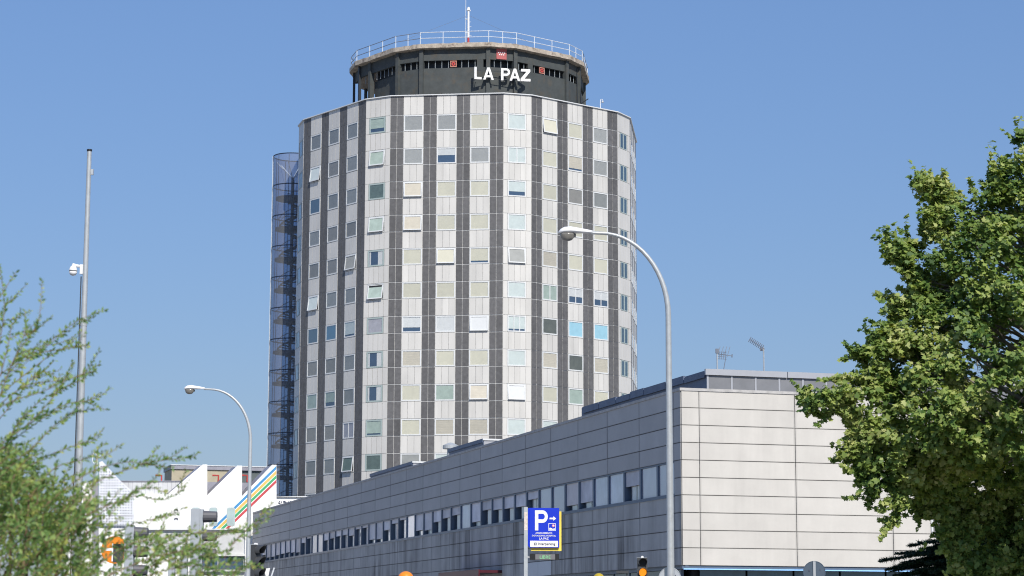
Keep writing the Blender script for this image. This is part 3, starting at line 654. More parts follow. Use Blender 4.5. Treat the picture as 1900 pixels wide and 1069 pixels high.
fracs = [1, 1, .5, 1, 1, .78, .80, 1, 1, .3, .5, .48, .45, .38, .8, 1, .35, .4, .5, .8, .75, 1, .1, .2, .45, .83, .8, .12, .12, .4, .3, .3, .35, .4, 1, 1, .1, .3, .8, .75, .7, .72, .75, .8, .8, .6, .6]
t = .80; i = 0
while t + W2 <= LEN + .1 and i < 48:
    wd = W2; f = fracs[i] if i < len(fracs) else .7
    o = FL.put('window', lw('frame', wd, 0, 0), -(t+wd), ZL-4.5, -.30)
    link('blind', lw('blind', wd, f, i in (0, 1, 6, 7, 8)), o)
    if f >= .97: link('pane', lw('pane_r', wd, 0, 0), o)
    if f < .97:
        link('shutter', lw('shutter', wd, 0, (1 if i in (2,9,15,23,28,30,33) else (2 if f < .6 else 3))), o)
        link('pane', lw('pane', wd, 0, 0), o)
    t += wd; i += 1
# ledges of the window band
FLs = MB(); FLs.box(-LEN, -.80, -.37, .06, -.05, 0.0); link('sill', FLs.mesh('sill', M['frame_blue']), low, FL.w(0, -.31, ZL-4.5) - low.location, AL)
# narrow window on the right face
fm = MB().ring(0, .87, 0, 3.0, .09, -.10, .1); fm.box(.09, .78, -.08, .1, 1.45, 1.53)
o = FRt.put('window', fm.mesh('tall_window_frame', M['alu']), wu[0], ZL-6.0, -.03)
link('pane', MB().add([(.09,-.03,.09),(.78,-.03,.09),(.78,-.03,2.91),(.09,-.03,2.91)], [(0,1,2,3)]).mesh('tall_window_pane', M['pane']), o)
link('blind', MB().add([(.09,0,.9),(.78,0,1.5),(.78,0,2.91),(.09,0,2.91)], [(0,1,2,3)]).mesh('tall_window_blind', M['white_blind']), o)
link('room', MB().add([(.09,.05,.09),(.78,.05,.09),(.78,.05,2.91),(.09,.05,2.91)], [(0,1,2,3)]).mesh('tall_window_room', M['deepblue']), o)
# ground floor: glazing behind the overhang, edge strips
gm = glassy('shopfront_glass', (.2,.3,.34), 1.6)
lowbox(.0, WID*0 + LEN, .12, .3, ZF-.14, ZF+.018, M['frame_blue'], 'fascia')
for k in range(44):
    t0 = .9 + k*2.2
    o = FL.put('shopfront_pane', None, 0, 0) if False else None
gmesh = MB().box(.05, 2.15, 0, .04, .3, ZF-.15).mesh('shopfront_pane', mat('shopfront_blue', (.05, .10, .13), .15, var=.3, scale=1.5, spec=.8))
gfr = MB().box(-.05, .05, -.04, .08, 0, ZF-.14).mesh('shopfront_mullion', M['frame_blue'])
for k in range(24):
    t0 = .9 + k*2.2
    FL.put('shopfront_pane', gmesh, -(t0+2.2), 0, -.30); FL.put('shopfront_mullion', gfr, -t0, 0, -.30)
FRt.put('edge_strip', MB().box(0, 24, -.06, .02, 0, .045).mesh('edge_strip', M['led']), .05, ZF-.17, -.04)
FRt.put('fascia', MB().box(0, 24, -.02, .2, 0, .13).mesh('fascia_right', M['frame_blue']), .0, ZF-.135, -.05)
for k in range(9): FRt.put('shopfront_pane', gmesh, .9 + k*2.2, 0, -.4)
# red canopy over an entrance
cb = FL.w(-35.5, 0, 0)
cano = thing('entrance_canopy', 'dark red flat canopy over an entrance of the low wing', 'canopy', FL.w(-35.8, 0, ZF-.0), AL)
cano.location.z = ZF - .02
link('canopy_deck', MB().box(0, 8.6, -1.3, -.05, .35, .50).mesh('canopy_deck', mat('dark_red_paint', (.07, .012, .02), .4)), cano)
link('canopy_fascia', MB().box(0, 8.6, -1.36, -1.30, .10, .54).mesh('canopy_fascia', mat('red_fascia', (.10, .012, .02), .4)), cano)

# rooftop objects of the low wing
def roofthing(name, label, cat, px, py, back_u, back_t, length, width, ztop=None, plane='L'):
    pass
Pp = on_plane(1311, 690, (C0[0]+UL[0]*3.2, C0[1]+UL[1]*3.2), UL)
ph = thing('rooftop_plant_room', 'grey metal clad rooftop storey set back on the low wing near its corner', 'plant room', (Pp.x, Pp.y, ZL-.3))
u0 = (Pp.x-C0[0])*UR[0] + (Pp.y-C0[1])*UR[1]
HP = at(1311, 686, Pp.y).z - (ZL-.3)
tl = 0
while True:
    q = Vector((Pp.x + UL[0]*tl, Pp.y + UL[1]*tl)); 
    if 950 + q.x/(q.y*.99)*FPX < 1082 or tl > 60: break
    tl += .25
FPR = Frame((Pp.x, Pp.y), AR, ph); FPL = Frame((Pp.x, Pp.y), AL, ph)
pts = [(0,0),(UR[0]*30, UR[1]*30),(UR[0]*30+UL[0]*tl, UR[1]*30+UL[1]*tl),(UL[0]*tl, UL[1]*tl)]
link('wall', MB().column(pts, 0, HP-.02).mesh('plant_wall', M['navy']), ph)
shm = MB().box(.0, 1.06, -.03, -.002, 0, HP-.25).mesh('metal_sheet', M['zinc']); ribm = MB().box(-.01, .08, -.055, -.002, 0, HP-.25).mesh('rib', M['zinc_l'])
for k in range(26):
    FPR.put('rib', ribm, k*1.16 - .0, ZL-.3); FPR.put('metal_sheet', shm, k*1.16+.10, ZL-.3)
for k in range(8): FPR.put('fascia', MB().box(0, 3.97, -.14, -.002, 0, .27).mesh('fascia', M['zinc_l']), k*4.0-.1, ZL-.3+HP-.25 + random.uniform(-.02, .02))
k = 0; x = 0
while x < tl - .5:
    ln = random.uniform(1.6, 3.2); FPL.put('fascia', MB().box(0, ln-.08, -.10, -.002, 0, .34 - (.1 if random.random() < .3 else 0)).mesh('fascia_side', M['navy']), -x-ln, ZL-.3+HP-.32 + random.uniform(-.04, .01)); x += ln
def roofbox(label, px, py, offu, lt, lu, name='roof_duct', mats=('navy', 'zinc_l')):
    P = on_plane(px, py, (C0[0]+UR[0]*offu, C0[1]+UR[1]*offu), UR)
    b = thing(name, label, 'duct', (P.x, P.y, ZL-.1)); h = P.z - (ZL-.1)
    m = MB(); m.column([(0,0),(UR[0]*lu, UR[1]*lu),(UR[0]*lu+UL[0]*lt, UR[1]*lu+UL[1]*lt),(UL[0]*lt, UL[1]*lt)], 0, h); 
    m.m[4-2+0] = 0
    body = link('casing', m.mesh('casing', M[mats[0]]), b)
    F2 = Frame((P.x, P.y), AR, b); F2.put('end_panel', MB().box(0.03, lu-.03, -.02, -.002, 0.0, h-.12).mesh('end_panel', M[mats[1]]), 0, ZL-.1); F2.put('end_cap', MB().box(-.05, lu+.05, -.08, -.002, 0, .1).mesh('end_cap', M['alu']), 0, ZL-.1+h-.1)
    F3 = Frame((P.x, P.y), AL, b); F3.put('side_cap', MB().box(-lt, 0, -.07, -.002, 0, .22).mesh('side_cap', M['navy']), 0, ZL-.1+h-.22)
    return b
roofbox('dark roof duct with white end panel beside the metal vent cowl', 897, 814, 1.2, 7.8, 1.6)
roofbox('low dark roof duct with pale end panel left of the vent cowl', 766, 856, 1.2, 12.5, 1.1)
def slab_on_roof(): pass
c = on_plane(836, 833, (C0[0]+UR[0]*2.0, C0[1]+UR[1]*2.0), UR)
cw = thing('vent_cowl', 'round galvanised vent cowl on the roof edge of the low wing', 'vent', (c.x, c.y, ZL-.1))
hh = max(c.z - ZL + .1, .1)
link('pipe', MB().tube([(0,0,0),(0,0,hh)], .22, 12).mesh('pipe', M['galv']), cw)
link('cap', MB().lathe([(.50,hh),(.50,hh+.22),(.32,hh+.30),(.14,hh+.38),(.05,hh+.40)], 20).mesh('cap', M['galv'], False), cw)
# yagi aerials
def yagi(label, px, ptop, pbase, dist, kind):
    c = at(px, pbase, dist); h = at(px, ptop, dist).z - c.z
    a = thing('tv_aerial', label, 'aerial', (c.x, c.y, c.z-1.5), 0, 'television aerials on the low wing roof')
    a['label'] = label; base = 1.5; k = dist/FPX
    link('pole', MB().tube([(0,0,0),(0,0,base+h)], .036, 8).mesh('pole', M['galv']), a)
    m = MB()
    if kind == 0:
        tip = Vector((-27*k, -.3, base+h+14*k)); st_ = Vector((2*k, 0, base+h-3*k)); m.tube([st_, tip], .02, 6)
        for j in range(9):
            p = st_.lerp(tip, .15+j*.105); m.tube([p+Vector((-.05,-.32,-.10)), p+Vector((.05,.32,.10))], .011, 5); m.tube([p+Vector((-.07,0,-.12)), p+Vector((.07,0,.12))], .02, 5)
        m.box(-.17, -.02, -.06, .06, base+h-.16, base+h-.03); link('boom', m.mesh('boom', M['rail_dark']), a)
    else:
        m.tube([(-.02,0,base+h-.15),(28*k,.1,base+h-9*k)], .018, 6)
        for j in range(4): m.tube([(j*.16,0,base+h-.30),(j*.16+.16,.1,base+h+.22)], .013, 5)
        for j in range(5): m.tube([(.0+j*.10,0,base+h-.42),(.03+j*.1,0,base+h-.02)], .012, 5)
        for j in range(4): m.tube([(0,0,base+h-.38+j*.11),(.45,0,base+h-.41+j*.11)], .011, 5)
        m.tube([(.30,0,base),(.42,0,base+h-.3)], .02, 6); m.tube([(28*k,.1,base+h-12*k),(28.5*k,.1,base+h-6*k)], .03, 6)
        m.box(-.08,.08,-.05,.05,base+h-.12,base+h+.1); link('element', m.mesh('element', M['rail_dark']), a)
yagi('grid aerial with crossed elements on the left of the metal rooftop storey', 1331, 651, 687, 104, 1)
yagi('long boom aerial slanting up to the left on a thin pole above the roof', 1417.5, 645, 692, 106, 0)

# ------------------------------------------------------------------ white building with saw-tooth gables
WP = at(513, 900, 198.5); WA = AR
wb = thing('sawtooth_building', 'white building with saw-tooth gables and coloured diagonal stripes', 'building', (WP.x, WP.y, 0))
FW = Frame((WP.x, WP.y), WA, wb)
def wu_(x, y, back=0.0):
    p0 = (WP.x + UL[0]*back, WP.y + UL[1]*back); P = on_plane(x, y, p0, UL)
    return ((P.x-p0[0])*UR[0] + (P.y-p0[1])*UR[1], P.z)
def wpoly(name, pts, m, y0, y1, back=0.0, parent=None):
    me = MB().prism([wu_(x, y, back) for x, y in pts], y0, y1).mesh(name, m)
    return FW.put(name, me, 0, 0, -back)
def wdepth(name, pts, m, mslope, dep, tilt=0):
    mb = MB(); q = [wu_(x, y) for x, y in pts]; n_ = len(q); mb.prism(q, 0, dep)
    for i in range(n_): mb.m[2+i] = 1
    return FW.put(name, mb.mesh(name, [m, mslope]), 0, 0, 0)
fin = [[(312,916.5),(376,862),(384.5,862),(384.5,918.5)], [(384.7,918.5),(440.5,864),(449,864),(449,920)], [(449.2,920.3),(505,862.5),(513,862.5),(513,922)]]
wpoly('wall', [(248,916),(311.8,916.8),(384.6,918.6),(449.1,920.2),(513,922.2),(513,982),(248,982)], M['wwall'], 0, 6)
for f in fin:
    wdepth('gable', [(x, y) for x, y in f], M['wwall'], M['slope'], 3.4)
wpoly('wall', [(513.1,921.6),(575,922.4),(575,1020),(513.1,1020)], M['wwall'], .3, 4)
wpoly('parapet', [(505,921.6),(575,920.2),(575,922.3),(505,922.3)], M['alu'], .1, 4.1)
wpoly('lower_wall', [(248,982.2),(513,982.2),(513,1150),(248,1150)], M['wgrey'], .25, 6)
wpoly('ledge', [(250,981),(513,981),(513,983.5),(250,983.5)], M['alu'], -.05, .3)
wpoly('white_base', [(248,1032),(362,1032),(362,1150),(248,1150)], M['wwall'], .10, .3)
for x0, x1 in ((406,452),(370,404),(281,320)):
    wpoly('window_band', [(x0,1032.5),(x1,1032.5),(x1,1056),(x0,1056)], M['deepblue'], .12, .25)
wpoly('ledge', [(365,1028),(472,1028),(472,1032),(365,1032)], M['alu'], -.1, .3)
wpoly('ledge', [(365,1057),(472,1057),(472,1060.5),(365,1060.5)], M['alu'], -.1, .3)
wpoly('corner_column', [(454,984),(470,984),(470,1150),(454,1150)], M['wwall'], -.3, .25)
def strip(i, c, y_top, th):    # diagonal stripe from the gable's right edge down to the left
    x0, y0, x1 = 512.6, y_top, 391.5 + (y_top-863)*.97; y1 = 981
    return wpoly('stripe', [(x0, y0), (x0, y0+th), (x1+th*1.03, y1), (x1, y1)], M[c], -.012 - i*.001, -.002)
# stripes begin where the gable's face begins on the left: clip each to the wall
for i, (c, yt, th) in enumerate((('s_blue', 864.5, 6.2), ('s_yel', 873, 6.6), ('s_grn', 881.4, 6.2), ('s_red', 890, 6.0))): strip(i, c, yt, th)
def rrect(x0, y0, x1, y1, r):
    P = []
    for cx, cy, a0 in ((x0+r, y0+r, 180), (x1-r, y0+r, 270), (x1-r, y1-r, 0), (x0+r, y1-r, 90)):
        for k in range(5): a = R(a0 + k*22.5); P.append((cx + r*math.cos(a), cy + r*math.sin(a)))
    return P
for x in (355.5, 388, 420.5):
    fo = wpoly('window', rrect(x, 941.5, x+15.5, 976, 4), mat('window_surround', (.45,.50,.50), .5), -.05, -.015)
    k_ = wpoly('pane', rrect(x+1.2, 943, x+14.3, 974.5, 3.2), mat('pale_glass', (.40,.50,.50), .15, spec=.8), -.062, -.051); k_.parent = fo; k_.location = (0,0,0); k_.rotation_euler = (0,0,0)
for y in (947, 963.5):
    P = [(326.5 + 4*math.cos(R(a)), y + 3*math.sin(R(a))) for a in range(180, 361, 20)] + [(326.5 + 3*math.cos(R(a)), y + 2*math.sin(R(a))) for a in range(360, 179, -20)]
    wpoly('porthole_hood', P, M['slope'], -.15, -.003)
wpoly('upper_parapet', [(222,893.5),(334,893.5),(334,918),(222,918)], M['wgrey'], 0, 2, 2.2)
wpoly('parapet_cap', [(222,892),(350,892),(350,893.6),(222,893.6)], M['slope'], -.1, 2.1, 2.2)
for k in range(13): wpoly('parapet_joint', [(230+k*8,894),(230.5+k*8,894),(230.5+k*8,916),(230+k*8,916)], M['slope'], -.01, -.002, 2.2)
# perforated screen at the left end
sc_ = thing('perforated_screen', 'white perforated metal screen with sloped top at the end of the white building', 'screen', (WP.x, WP.y, 0))
FSc = Frame((WP.x, WP.y), WA, sc_)
hole = mat('screen_hole', (.10, .12, .18), .8)
q = [wu_(x, y) for x, y in ((183.5,975),(183.5,858),(189,856),(222,892),(248,915),(248,975))]
FSc.put('sheet', MB().prism(q, -.30, -.2).mesh('sheet', mat('screen_white', (.66,.68,.72), .5)), 0, 0)
hm = MB()
for i in range(15):
    for j in range(24):
        x, y = 187 + i*5.1, 861 + j*5.1
        if y < 862 + max(0, (x-190))*.98: continue
        if x > 246: continue
        c_ = wu_(x, y); hm.disc(c_, .055, -.306, -.301, 8)
o = FSc.put('perforation', hm.mesh('perforation', hole), 0, 0); o['kind'] = 'stuff'
cs = MB()
for y in (916, 956): a_, b_ = wu_(184, y), wu_(248, y); cs.box(a_[0], b_[0], -.32, -.29, a_[1]-.06, a_[1])
FSc.put('seam', cs.mesh('seam', M['slope']), 0, 0)
# annex behind the screen, with grey corner column
an = thing('white_annex', 'small white annex with dark window strip at the far left of the white building', 'annex', (WP.x, WP.y, 0))
FA = Frame((WP.x, WP.y), WA, an)
def apoly(name, pts, m, y0, y1): return FA.put(name, MB().prism([wu_(x, y) for x, y in pts], y0, y1).mesh(name, m), 0, 0)
apoly('wall', [(120,980),(120,940),(153,897),(172,893),(172,1150),(120,1150)], M['wwall'], .3, 4); apoly('corner_column', [(172,889),(183,889),(183,1150),(172,1150)], M['slope'], .1, 4)
apoly('window', [(155,919),(171,919),(171,948),(155,948)], M['beige'], .22, .3); apoly('base_wall', [(183.2,975.2),(247.8,975.2),(247.8,1150),(183.2,1150)], M['wwall'], .0, 4)
apoly('column', [(238,975.5),(249.5,975.5),(249.5,1150),(238,1150)], M['slope'], -.25, -.01)
# ring aerial on the annex
c = at(175.5, 864, 199.5); ra = thing('ring_aerial', 'thin white ring aerial above the perforated screen', 'aerial', (c.x, c.y, c.z-2.0))
rp_ = [(-.02+.20*math.cos(R(a)), 0, 2.7 + .5*math.sin(R(a))) for a in range(0, 361, 20)]
link('loop', MB().tube(rp_, .035, 6).mesh('loop', M['white']), ra); link('pole', MB().tube([(.25,0,0),(.25,0,3.0)], .03, 6).tube([(.25,0,2.8),(.55,0,2.9)], .03, 6).mesh('pole', M['white']), ra)
# beige block behind the gables
B0 = on_plane(318, 900, (WP.x+UL[0]*8, WP.y+UL[1]*8), UL)
bb = thing('beige_block', 'beige block with dark roof edge showing between the white gables', 'building', (B0.x, B0.y, 0))
FB = Frame((B0.x, B0.y), AR, bb)
B1 = on_plane(447, 900, (WP.x+UL[0]*8, WP.y+UL[1]*8), UL); B2 = on_plane(497, 900, (WP.x+UL[0]*8, WP.y+UL[1]*8), UL)
l1 = (B1.xy-B0.xy).length; l2 = (B2.xy-B0.xy).length; zt = at(400, 864.5, B0.y).z
FB.put('wall', MB().box(0, l1, 0, 5, 0, zt-.3).mesh('beige_wall', M['beige']), 0, 0)
FB.put('wall', MB().box(l1, l2, .1, 5, 0, zt-.3).mesh('green_grey_wall', mat('green_grey_render', (.10,.12,.12), .7)), 0, 0)
FB.put('roof_edge', MB().box(-.1, l2+.1, -.15, 5.1, zt-.3, zt+.05).mesh('roof_edge', M['slope']), 0, 0)
FB.put('roof_cap', MB().box(-.15, l2+.15, -.2, 5.15, zt+.051, zt+.12).mesh('roof_cap', M['alu']), 0, 0)
zm = at(400, 893, B0.y).z; FB.put('glazing', MB().box(l1-3.2, l2, -.06, -.002, zm-1.6, zm).mesh('glazing', M['slope']), 0, 0)
# red pipes
for i, (px, lb) in enumerate(((299.5, 'red bent pipe standing free left of the beige block'), (405, 'red bent pipe seen between the first two gables'), (458.5, 'red bent pipe seen right of the second gable'))):
    c = at(px, 895, B0.y-3.5); k = c.y/FPX
    tag(link('red_pipe', MB().tube([(0,0,0),(0,0,12.5*k),(-11*k,0,12.8*k)], .085, 8).mesh('red_pipe', M['red']), None, c), lb, 'pipe', 'red pipes on the roof of the white building')
# the illegible lettering on the white wall right of the gables
sgn = thing('wall_mark', 'small dark logo and lettering high on the white wall right of the stripes', 'sign', FW.w(*[wu_(518, 935)[0], -.28, 0]) , AR); sgn.location.z = 0
bx = wu_(518, 935)[0]
for x0, x1, y0, y1, nm in ((517,518.6,932,934,'mark'),(519,521,929,931.5,'mark'),(518.6,521.5,932.5,934.6,'mark'),(522.5,524,930,933.5,'mark'),(526.5,531,929,930.6,'mark'),(526.5,533,931.2,932.4,'mark'),(535.5,537,930,931.5,'mark'),(539,540.5,929,930.3,'mark')):
    a_, b_ = wu_(x0, y1), wu_(x1, y0); link(nm, MB().box(a_[0]-bx, b_[0]-bx, -.012, 0, a_[1], b_[1]).mesh('mark', M['ink']), sgn)

# ------------------------------------------------------------------ street lamps and poles
def street_lamp(px, top_y, dist, label):
    b = at(px, 1069, dist); base = Vector((b.x, b.y, 0)); k = dist/FPX
    H = at(px, top_y, dist).z
    L = thing('street_lamp', label, 'street lamp', base, 0, 'curved arm street lamps')
    ra = 2.55; straight = H - 2.15
    pts = [(0,0,0),(0,0,2.2),(0,0,straight*.55),(0,0,straight)]; rr = [.115,.10,.088,.072]
    for j in range(1, 15):
        a = R(90*j/14); pts.append((-1.72*(1-math.cos(a)), 0, straight + 2.15*math.sin(a)*1.0)); rr.append(.072-.030*j/14)
    pts.append((-1.98, 0, H+.01)); rr.append(.042)
    link('pole', MB().tube(pts, rr, 16, False).mesh('lamp_pole', M['galv'], True), L)
    link('collar', MB().tube([(0,0,2.15),(0,0,2.28)], .112, 14).tube([(0,0,2.9),(0,0,2.94)], .108, 14).mesh('collar', M['galv']), L)
    # head: lofted oval body
    sec = [(-1.93,.045,.05,.0),(-2.1,.075,.075,.01),(-2.3,.13,.10,.02),(-2.5,.165,.125,.03),(-2.66,.165,.12,.02),(-2.76,.12,.085,.0),(-2.815,.03,.025,-.015)]
    m = MB(); vs = []; sg_ = 16
    for x, wy, hz, zc in sec:
        for q in range(sg_):
            a = 2*math.pi*q/sg_; zz_ = math.sin(a); vs.append((x, wy*math.cos(a), H + .02 + zc + (hz*zz_ if zz_ > 0 else hz*.45*zz_)))
    n_ = len(sec); m.add(vs, [(i*sg_+q, i*sg_+(q+1) % sg_, (i+1)*sg_+(q+1) % sg_, (i+1)*sg_+q) for i in range(n_-1) for q in range(sg_)] + [tuple(range(sg_)), tuple((n_-1)*sg_+q for q in range(sg_))])
    link('lamp_head', m.mesh('lamp_head', M['white'], True), L)
    m = MB().lathe([(.035,-.17),(.10,-.15),(.145,-.10),(.165,-.03),(.168,.0)], 18, Matrix.Translation((-2.58,0,H-.012)) @ Matrix.Diagonal((1.15,.85,1.15,1)))
    link('lamp_lens', m.mesh('lamp_lens', M['lens'], True), L)
    link('clip', MB().box(-2.42,-2.36,-.03,.03,H-.10,H-.02).mesh('clip', M['dgrey']), L)
    return L
L1 = street_lamp(1244.5, 433, 55, 'tall curved arm street lamp in front of the low wing corner, the larger one')
L2 = street_lamp(459.5, 722.5, 90, 'smaller distant street lamp in front of the striped white gable')

b = at(142, 1000, 45); cpz = at(166, 280, 45).z
cp_ = thing('camera_pole', 'tall grey steel pole carrying a white dome camera above the shrub', 'camera pole', (at(166,280,45).x, 45, 0))
link('pole', MB().tube([(0,0,0),(0,0,4.8)], [.088,.080], 16, False).tube([(0,0,4.8),(0,0,8.0)], [.074,.066], 16, False).tube([(0,0,8.0),(0,0,cpz)], [.060,.047], 16, False).mesh('camera_pole', M['galv'], True), cp_)
link('collar', MB().tube([(0,0,4.74),(0,0,4.82)], .088, 14).tube([(0,0,7.95),(0,0,8.02)], .072, 14).mesh('pole_collar', M['galv']), cp_)
link('cable', MB().tube([(-.10,-.02,0),(-.10,-.02,4.8),(-.085,-.02,4.9),(-.083,-.02,cpz-2.7)], .013, 6).mesh('cable', M['dgrey']), cp_)
link('pole_cap', MB().tube([(0,0,cpz-.01),(0,0,cpz+.03)], .056, 12).mesh('pole_cap', M['black']), cp_)
link('sensor', MB().box(.045,.10,-.03,.03,cpz-.52,cpz-.40).mesh('sensor', M['s_back']), cp_)
zc = at(150, 500, 45).z
dc = thing('dome_camera', 'white dome security camera on a bracket on the tall grey pole', 'camera', (cp_.location.x, 45, zc))
link('bracket', MB().box(-.11,-.05,-.05,.05,-.10,.10).tube([(-.1,0,.06),(-.20,0,.08),(-.27,0,.10)], .032, 8).tube([(-.26,0,.12),(-.26,0,.02)], .03, 8).mesh('bracket', M['white'], False), dc)
link('housing', MB().lathe([(.03,.06),(.065,.03),(.085,-.03),(.085,-.055)], 18, Matrix.Translation((-.26,0,.02))).mesh('housing', M['white'], True), dc)
link('band', MB().lathe([(.083,-.055),(.083,-.068)], 18, Matrix.Translation((-.26,0,.02))).mesh('band', M['dgrey']), dc)
link('dome', MB().lathe([(.082,-.068),(.08,-.10),(.055,-.14),(.015,-.155)], 18, Matrix.Translation((-.26,0,.02))).mesh('dome', M['white'], True), dc)

# parking sign
def text_mesh(body, size, mat_, bold=.02, ext=.004):
    cu = bpy.data.curves.new('t', 'FONT'); cu.body = body; cu.size = size; cu.extrude = ext; cu.offset = bold*size; cu.align_x = 'CENTER'; cu.resolution_u = 3
    o = bpy.data.objects.new('t', cu); COL.objects.link(o); bpy.context.view_layer.update()
    me = bpy.data.meshes.new_from_object(o); bpy.data.objects.remove(o); bpy.data.curves.remove(cu)
    for v in me.vertices: x, y, z = v.co; v.co = (x, -z, y)
    me.flip_normals(); me.materials.clear(); me.materials.append(mat_); return me
D = 60; k = D/FPX; pz = at(976, 941, D); zg = lambda y: at(1000, y, D).z
ps = thing('parking_sign', 'blue parking sign with white P and yellow backing on a thin grey post', 'sign', (pz.x, pz.y, 0), R(4))
X = lambda px: (px-976)*k
link('post', MB().box(-.055,.045,-.04,.05,0,pz.z).mesh('post', M['galv']), ps)
link('sticker', MB().box(-.05,.04,-.044,-.041,zg(984),zg(951)).mesh('sticker', mat('peeling_sticker', (.66,.58,.52), .7, var=.25, scale=14)), ps)
link('backing_board', MB().box(X(985.5),X(1042),.06,.11,zg(1022),zg(948.5)).mesh('backing_board', M['sign_yel']), ps)
face_ = link('board', MB().box(X(982),X(1037.5),-.02,.055,zg(1016),zg(942.5)).mesh('board', M['sign_blue']), ps)
link('side_box', MB().box(X(979.5),X(982.0),.0,.05,zg(1014),zg(943)).mesh('side_box', M['sign_blue']), ps)
gp = glyph('P'); 
lp = MB()
for g in gp: lp.prism([(X(992.5) + a*.46, zg(984.3) + b_*(zg(947)-zg(984.3))) for a, b_ in [(p[0]*1.0, p[1]) for p in g]], -.028, -.0205)
link('letter', lp.mesh('letter_P', M['white']), face_)
ar = [(1019.5,960.5),(1026.5,960.5),(1026.5,957.8),(1031.8,962),(1026.5,966.2),(1026.5,963.5),(1019.5,963.5)]
link('arrow', MB().prism([(X(a), zg(b_)) for a, b_ in ar], -.026, -.0205).mesh('arrow', M['white']), face_)
link('pictogram', MB().ring(X(1017.5),X(1031),zg(985),zg(971),.014,-.026,-.0205).mesh('pictogram_frame', M['white']), face_)
hs = MB().prism([(X(a), zg(b_)) for a, b_ in ((1019,983),(1019,980),(1021.5,979),(1025,981.2),(1029.5,980.2),(1029.5,983))], -.026, -.0205); link('pictogram', hs.mesh('hand', M['white']), face_)
link('pictogram', MB().disc((X(1026.6), zg(975.4)), .038, -.0235, -.0205, 14).mesh('disc_pink', mat('pink', (.8,.25,.35), .5)), face_)
link('pictogram', MB().disc((X(1026.6), zg(975.4)), .02, -.026, -.0236, 12).mesh('disc_white', M['white']), face_)
for s, y, sz_ in (('APARCAMIENTO', 990.6, 4.1), ('DOTACIONAL HOSPITAL', 995.4, 3.9), ('LA PAZ', 1001.2, 5.4)):
    link('lettering', text_mesh(s, sz_*k*1.0, M['white']), face_, (X(1009), -.024, zg(y)))
link('label_plate', MB().box(X(983.5),X(1035),-.026,-.0205,zg(1015),zg(1003.5)).mesh('label_plate', M['white']), face_)
link('lettering', text_mesh('Interparking', 6.6*k, M['ink'], .005), face_, (X(1014), -.031, zg(1011.3)))
link('logo', MB().box(X(991),X(995.6),-.031,-.0265,zg(1011.8),zg(1007)).mesh('logo_box', M['ink']), face_)
link('logo', MB().box(X(992.9),X(993.7),-.034,-.0315,zg(1011),zg(1007.8)).box(X(991.8),X(994.8),-.0345,-.0314,zg(1009.8),zg(1009.0)).mesh('logo_cross', M['white']), face_)
ld = thing('led_display', 'small dark electronic display reading LIBRE below the blue parking sign', 'display', (pz.x, pz.y, zg(1033)), R(4))
Z = lambda y: zg(y) - zg(1033)
link('casing', MB().box(X(983),X(1037),-.05,.08,Z(1039),Z(1027.5)).mesh('casing', M['black']), ld)
link('screen', MB().box(X(993),X(1029.5),-.055,-.0505,Z(1038.4),Z(1028.4)).mesh('screen', M['display']), ld)
link('lettering', text_mesh('LIBRE', 8.6*k, M['led_green'], .0), ld, (X(1011), -.058, Z(1036.8)))
link('bracket', MB().box(X(979),X(983.5),-.01,.01,Z(1034.5),Z(1033)).mesh('bracket', M['white']), ld)

# traffic lights
def visor(mb, c, r, ln, open_=60, seg=14, T=None):
    a0, a1_ = R(-90+open_), R(270-open_); out_, in_ = [], []
    P = []
    for j in range(seg+1):
        a = a0 + (a1_-a0)*j/seg; P.append((math.cos(a), math.sin(a)))
    vs = [(c[0]+x*r, c[1], c[2]+z*r) for x, z in P] + [(c[0]+x*r, c[1]-ln*(.55+.45*max(z,0)), c[2]+z*r) for x, z in P] + [(c[0]+x*(r-.012), c[1], c[2]+z*(r-.012)) for x, z in P] + [(c[0]+x*(r-.012), c[1]-ln*(.55+.45*max(z,0)), c[2]+z*(r-.012)) for x, z in P]
    n_ = seg+1; fs = []
    for j in range(seg): fs += [(j, j+1, j+1+n_, j+n_), (j+2*n_, j+3*n_, j+1+3*n_, j+1+2*n_), (j+n_, j+1+n_, j+1+3*n_, j+3*n_)]
    fs += [(0, n_, 3*n_, 2*n_), (seg, seg+2*n_, seg+3*n_, seg+n_)]
    mb.add(vs, fs)
def traffic_light(px, ytop, dist, rz, label, lit=None, hmat='dgrey', r=.10, pitch=.27, wd=.27, pole_dx=0.0, base_x=None):
    p = at(px, ytop, dist); t = thing('traffic_light', label, 'traffic light', (p.x, p.y, 0), rz, 'traffic lights at the crossing'); H = p.z
    link('post', MB().tube([(pole_dx,.16,0),(pole_dx,.16,H+.02)], .05, 10).mesh('post', M['galv']), t)
    h = link('housing', MB().box(-wd/2, wd/2, 0, .12, H-pitch*3, H).mesh('housing', M[hmat]), t)
    for i in range(3):
        z = H - pitch*(i+.5); 
        m = MB().disc((0, z), r, -.02, -.001, 20); link('lens', m.mesh('lens', M['amber'] if lit == i else M['black']), h)
        v = MB(); visor(v, (0, 0, z), r+.016, .24); link('visor', v.mesh('visor', M[hmat if lit is None else 'dgrey']), h)
    link('backplate', MB().box(-wd/2-.008, wd/2+.008, .122, .14, H-pitch*3-.01, H+.01).mesh('backplate', M['s_back']), t)
    link('top_cap', MB().disc((pole_dx*0+.0, H+.012), .04, .02, .10, 10).mesh('top_cap', M['white']), t)
    return t
traffic_light(1192, 1035, 60, R(3), 'slim traffic light with its amber lamp lit, in front of the low wing', lit=1, r=.105, pitch=.265)
t2 = traffic_light(478.5, 1011, 58, R(62), 'dark traffic light with three deep hoods beside the smaller street lamp', pitch=.298, r=.125, wd=.30)
p2 = at(497, 1052, 58.2)
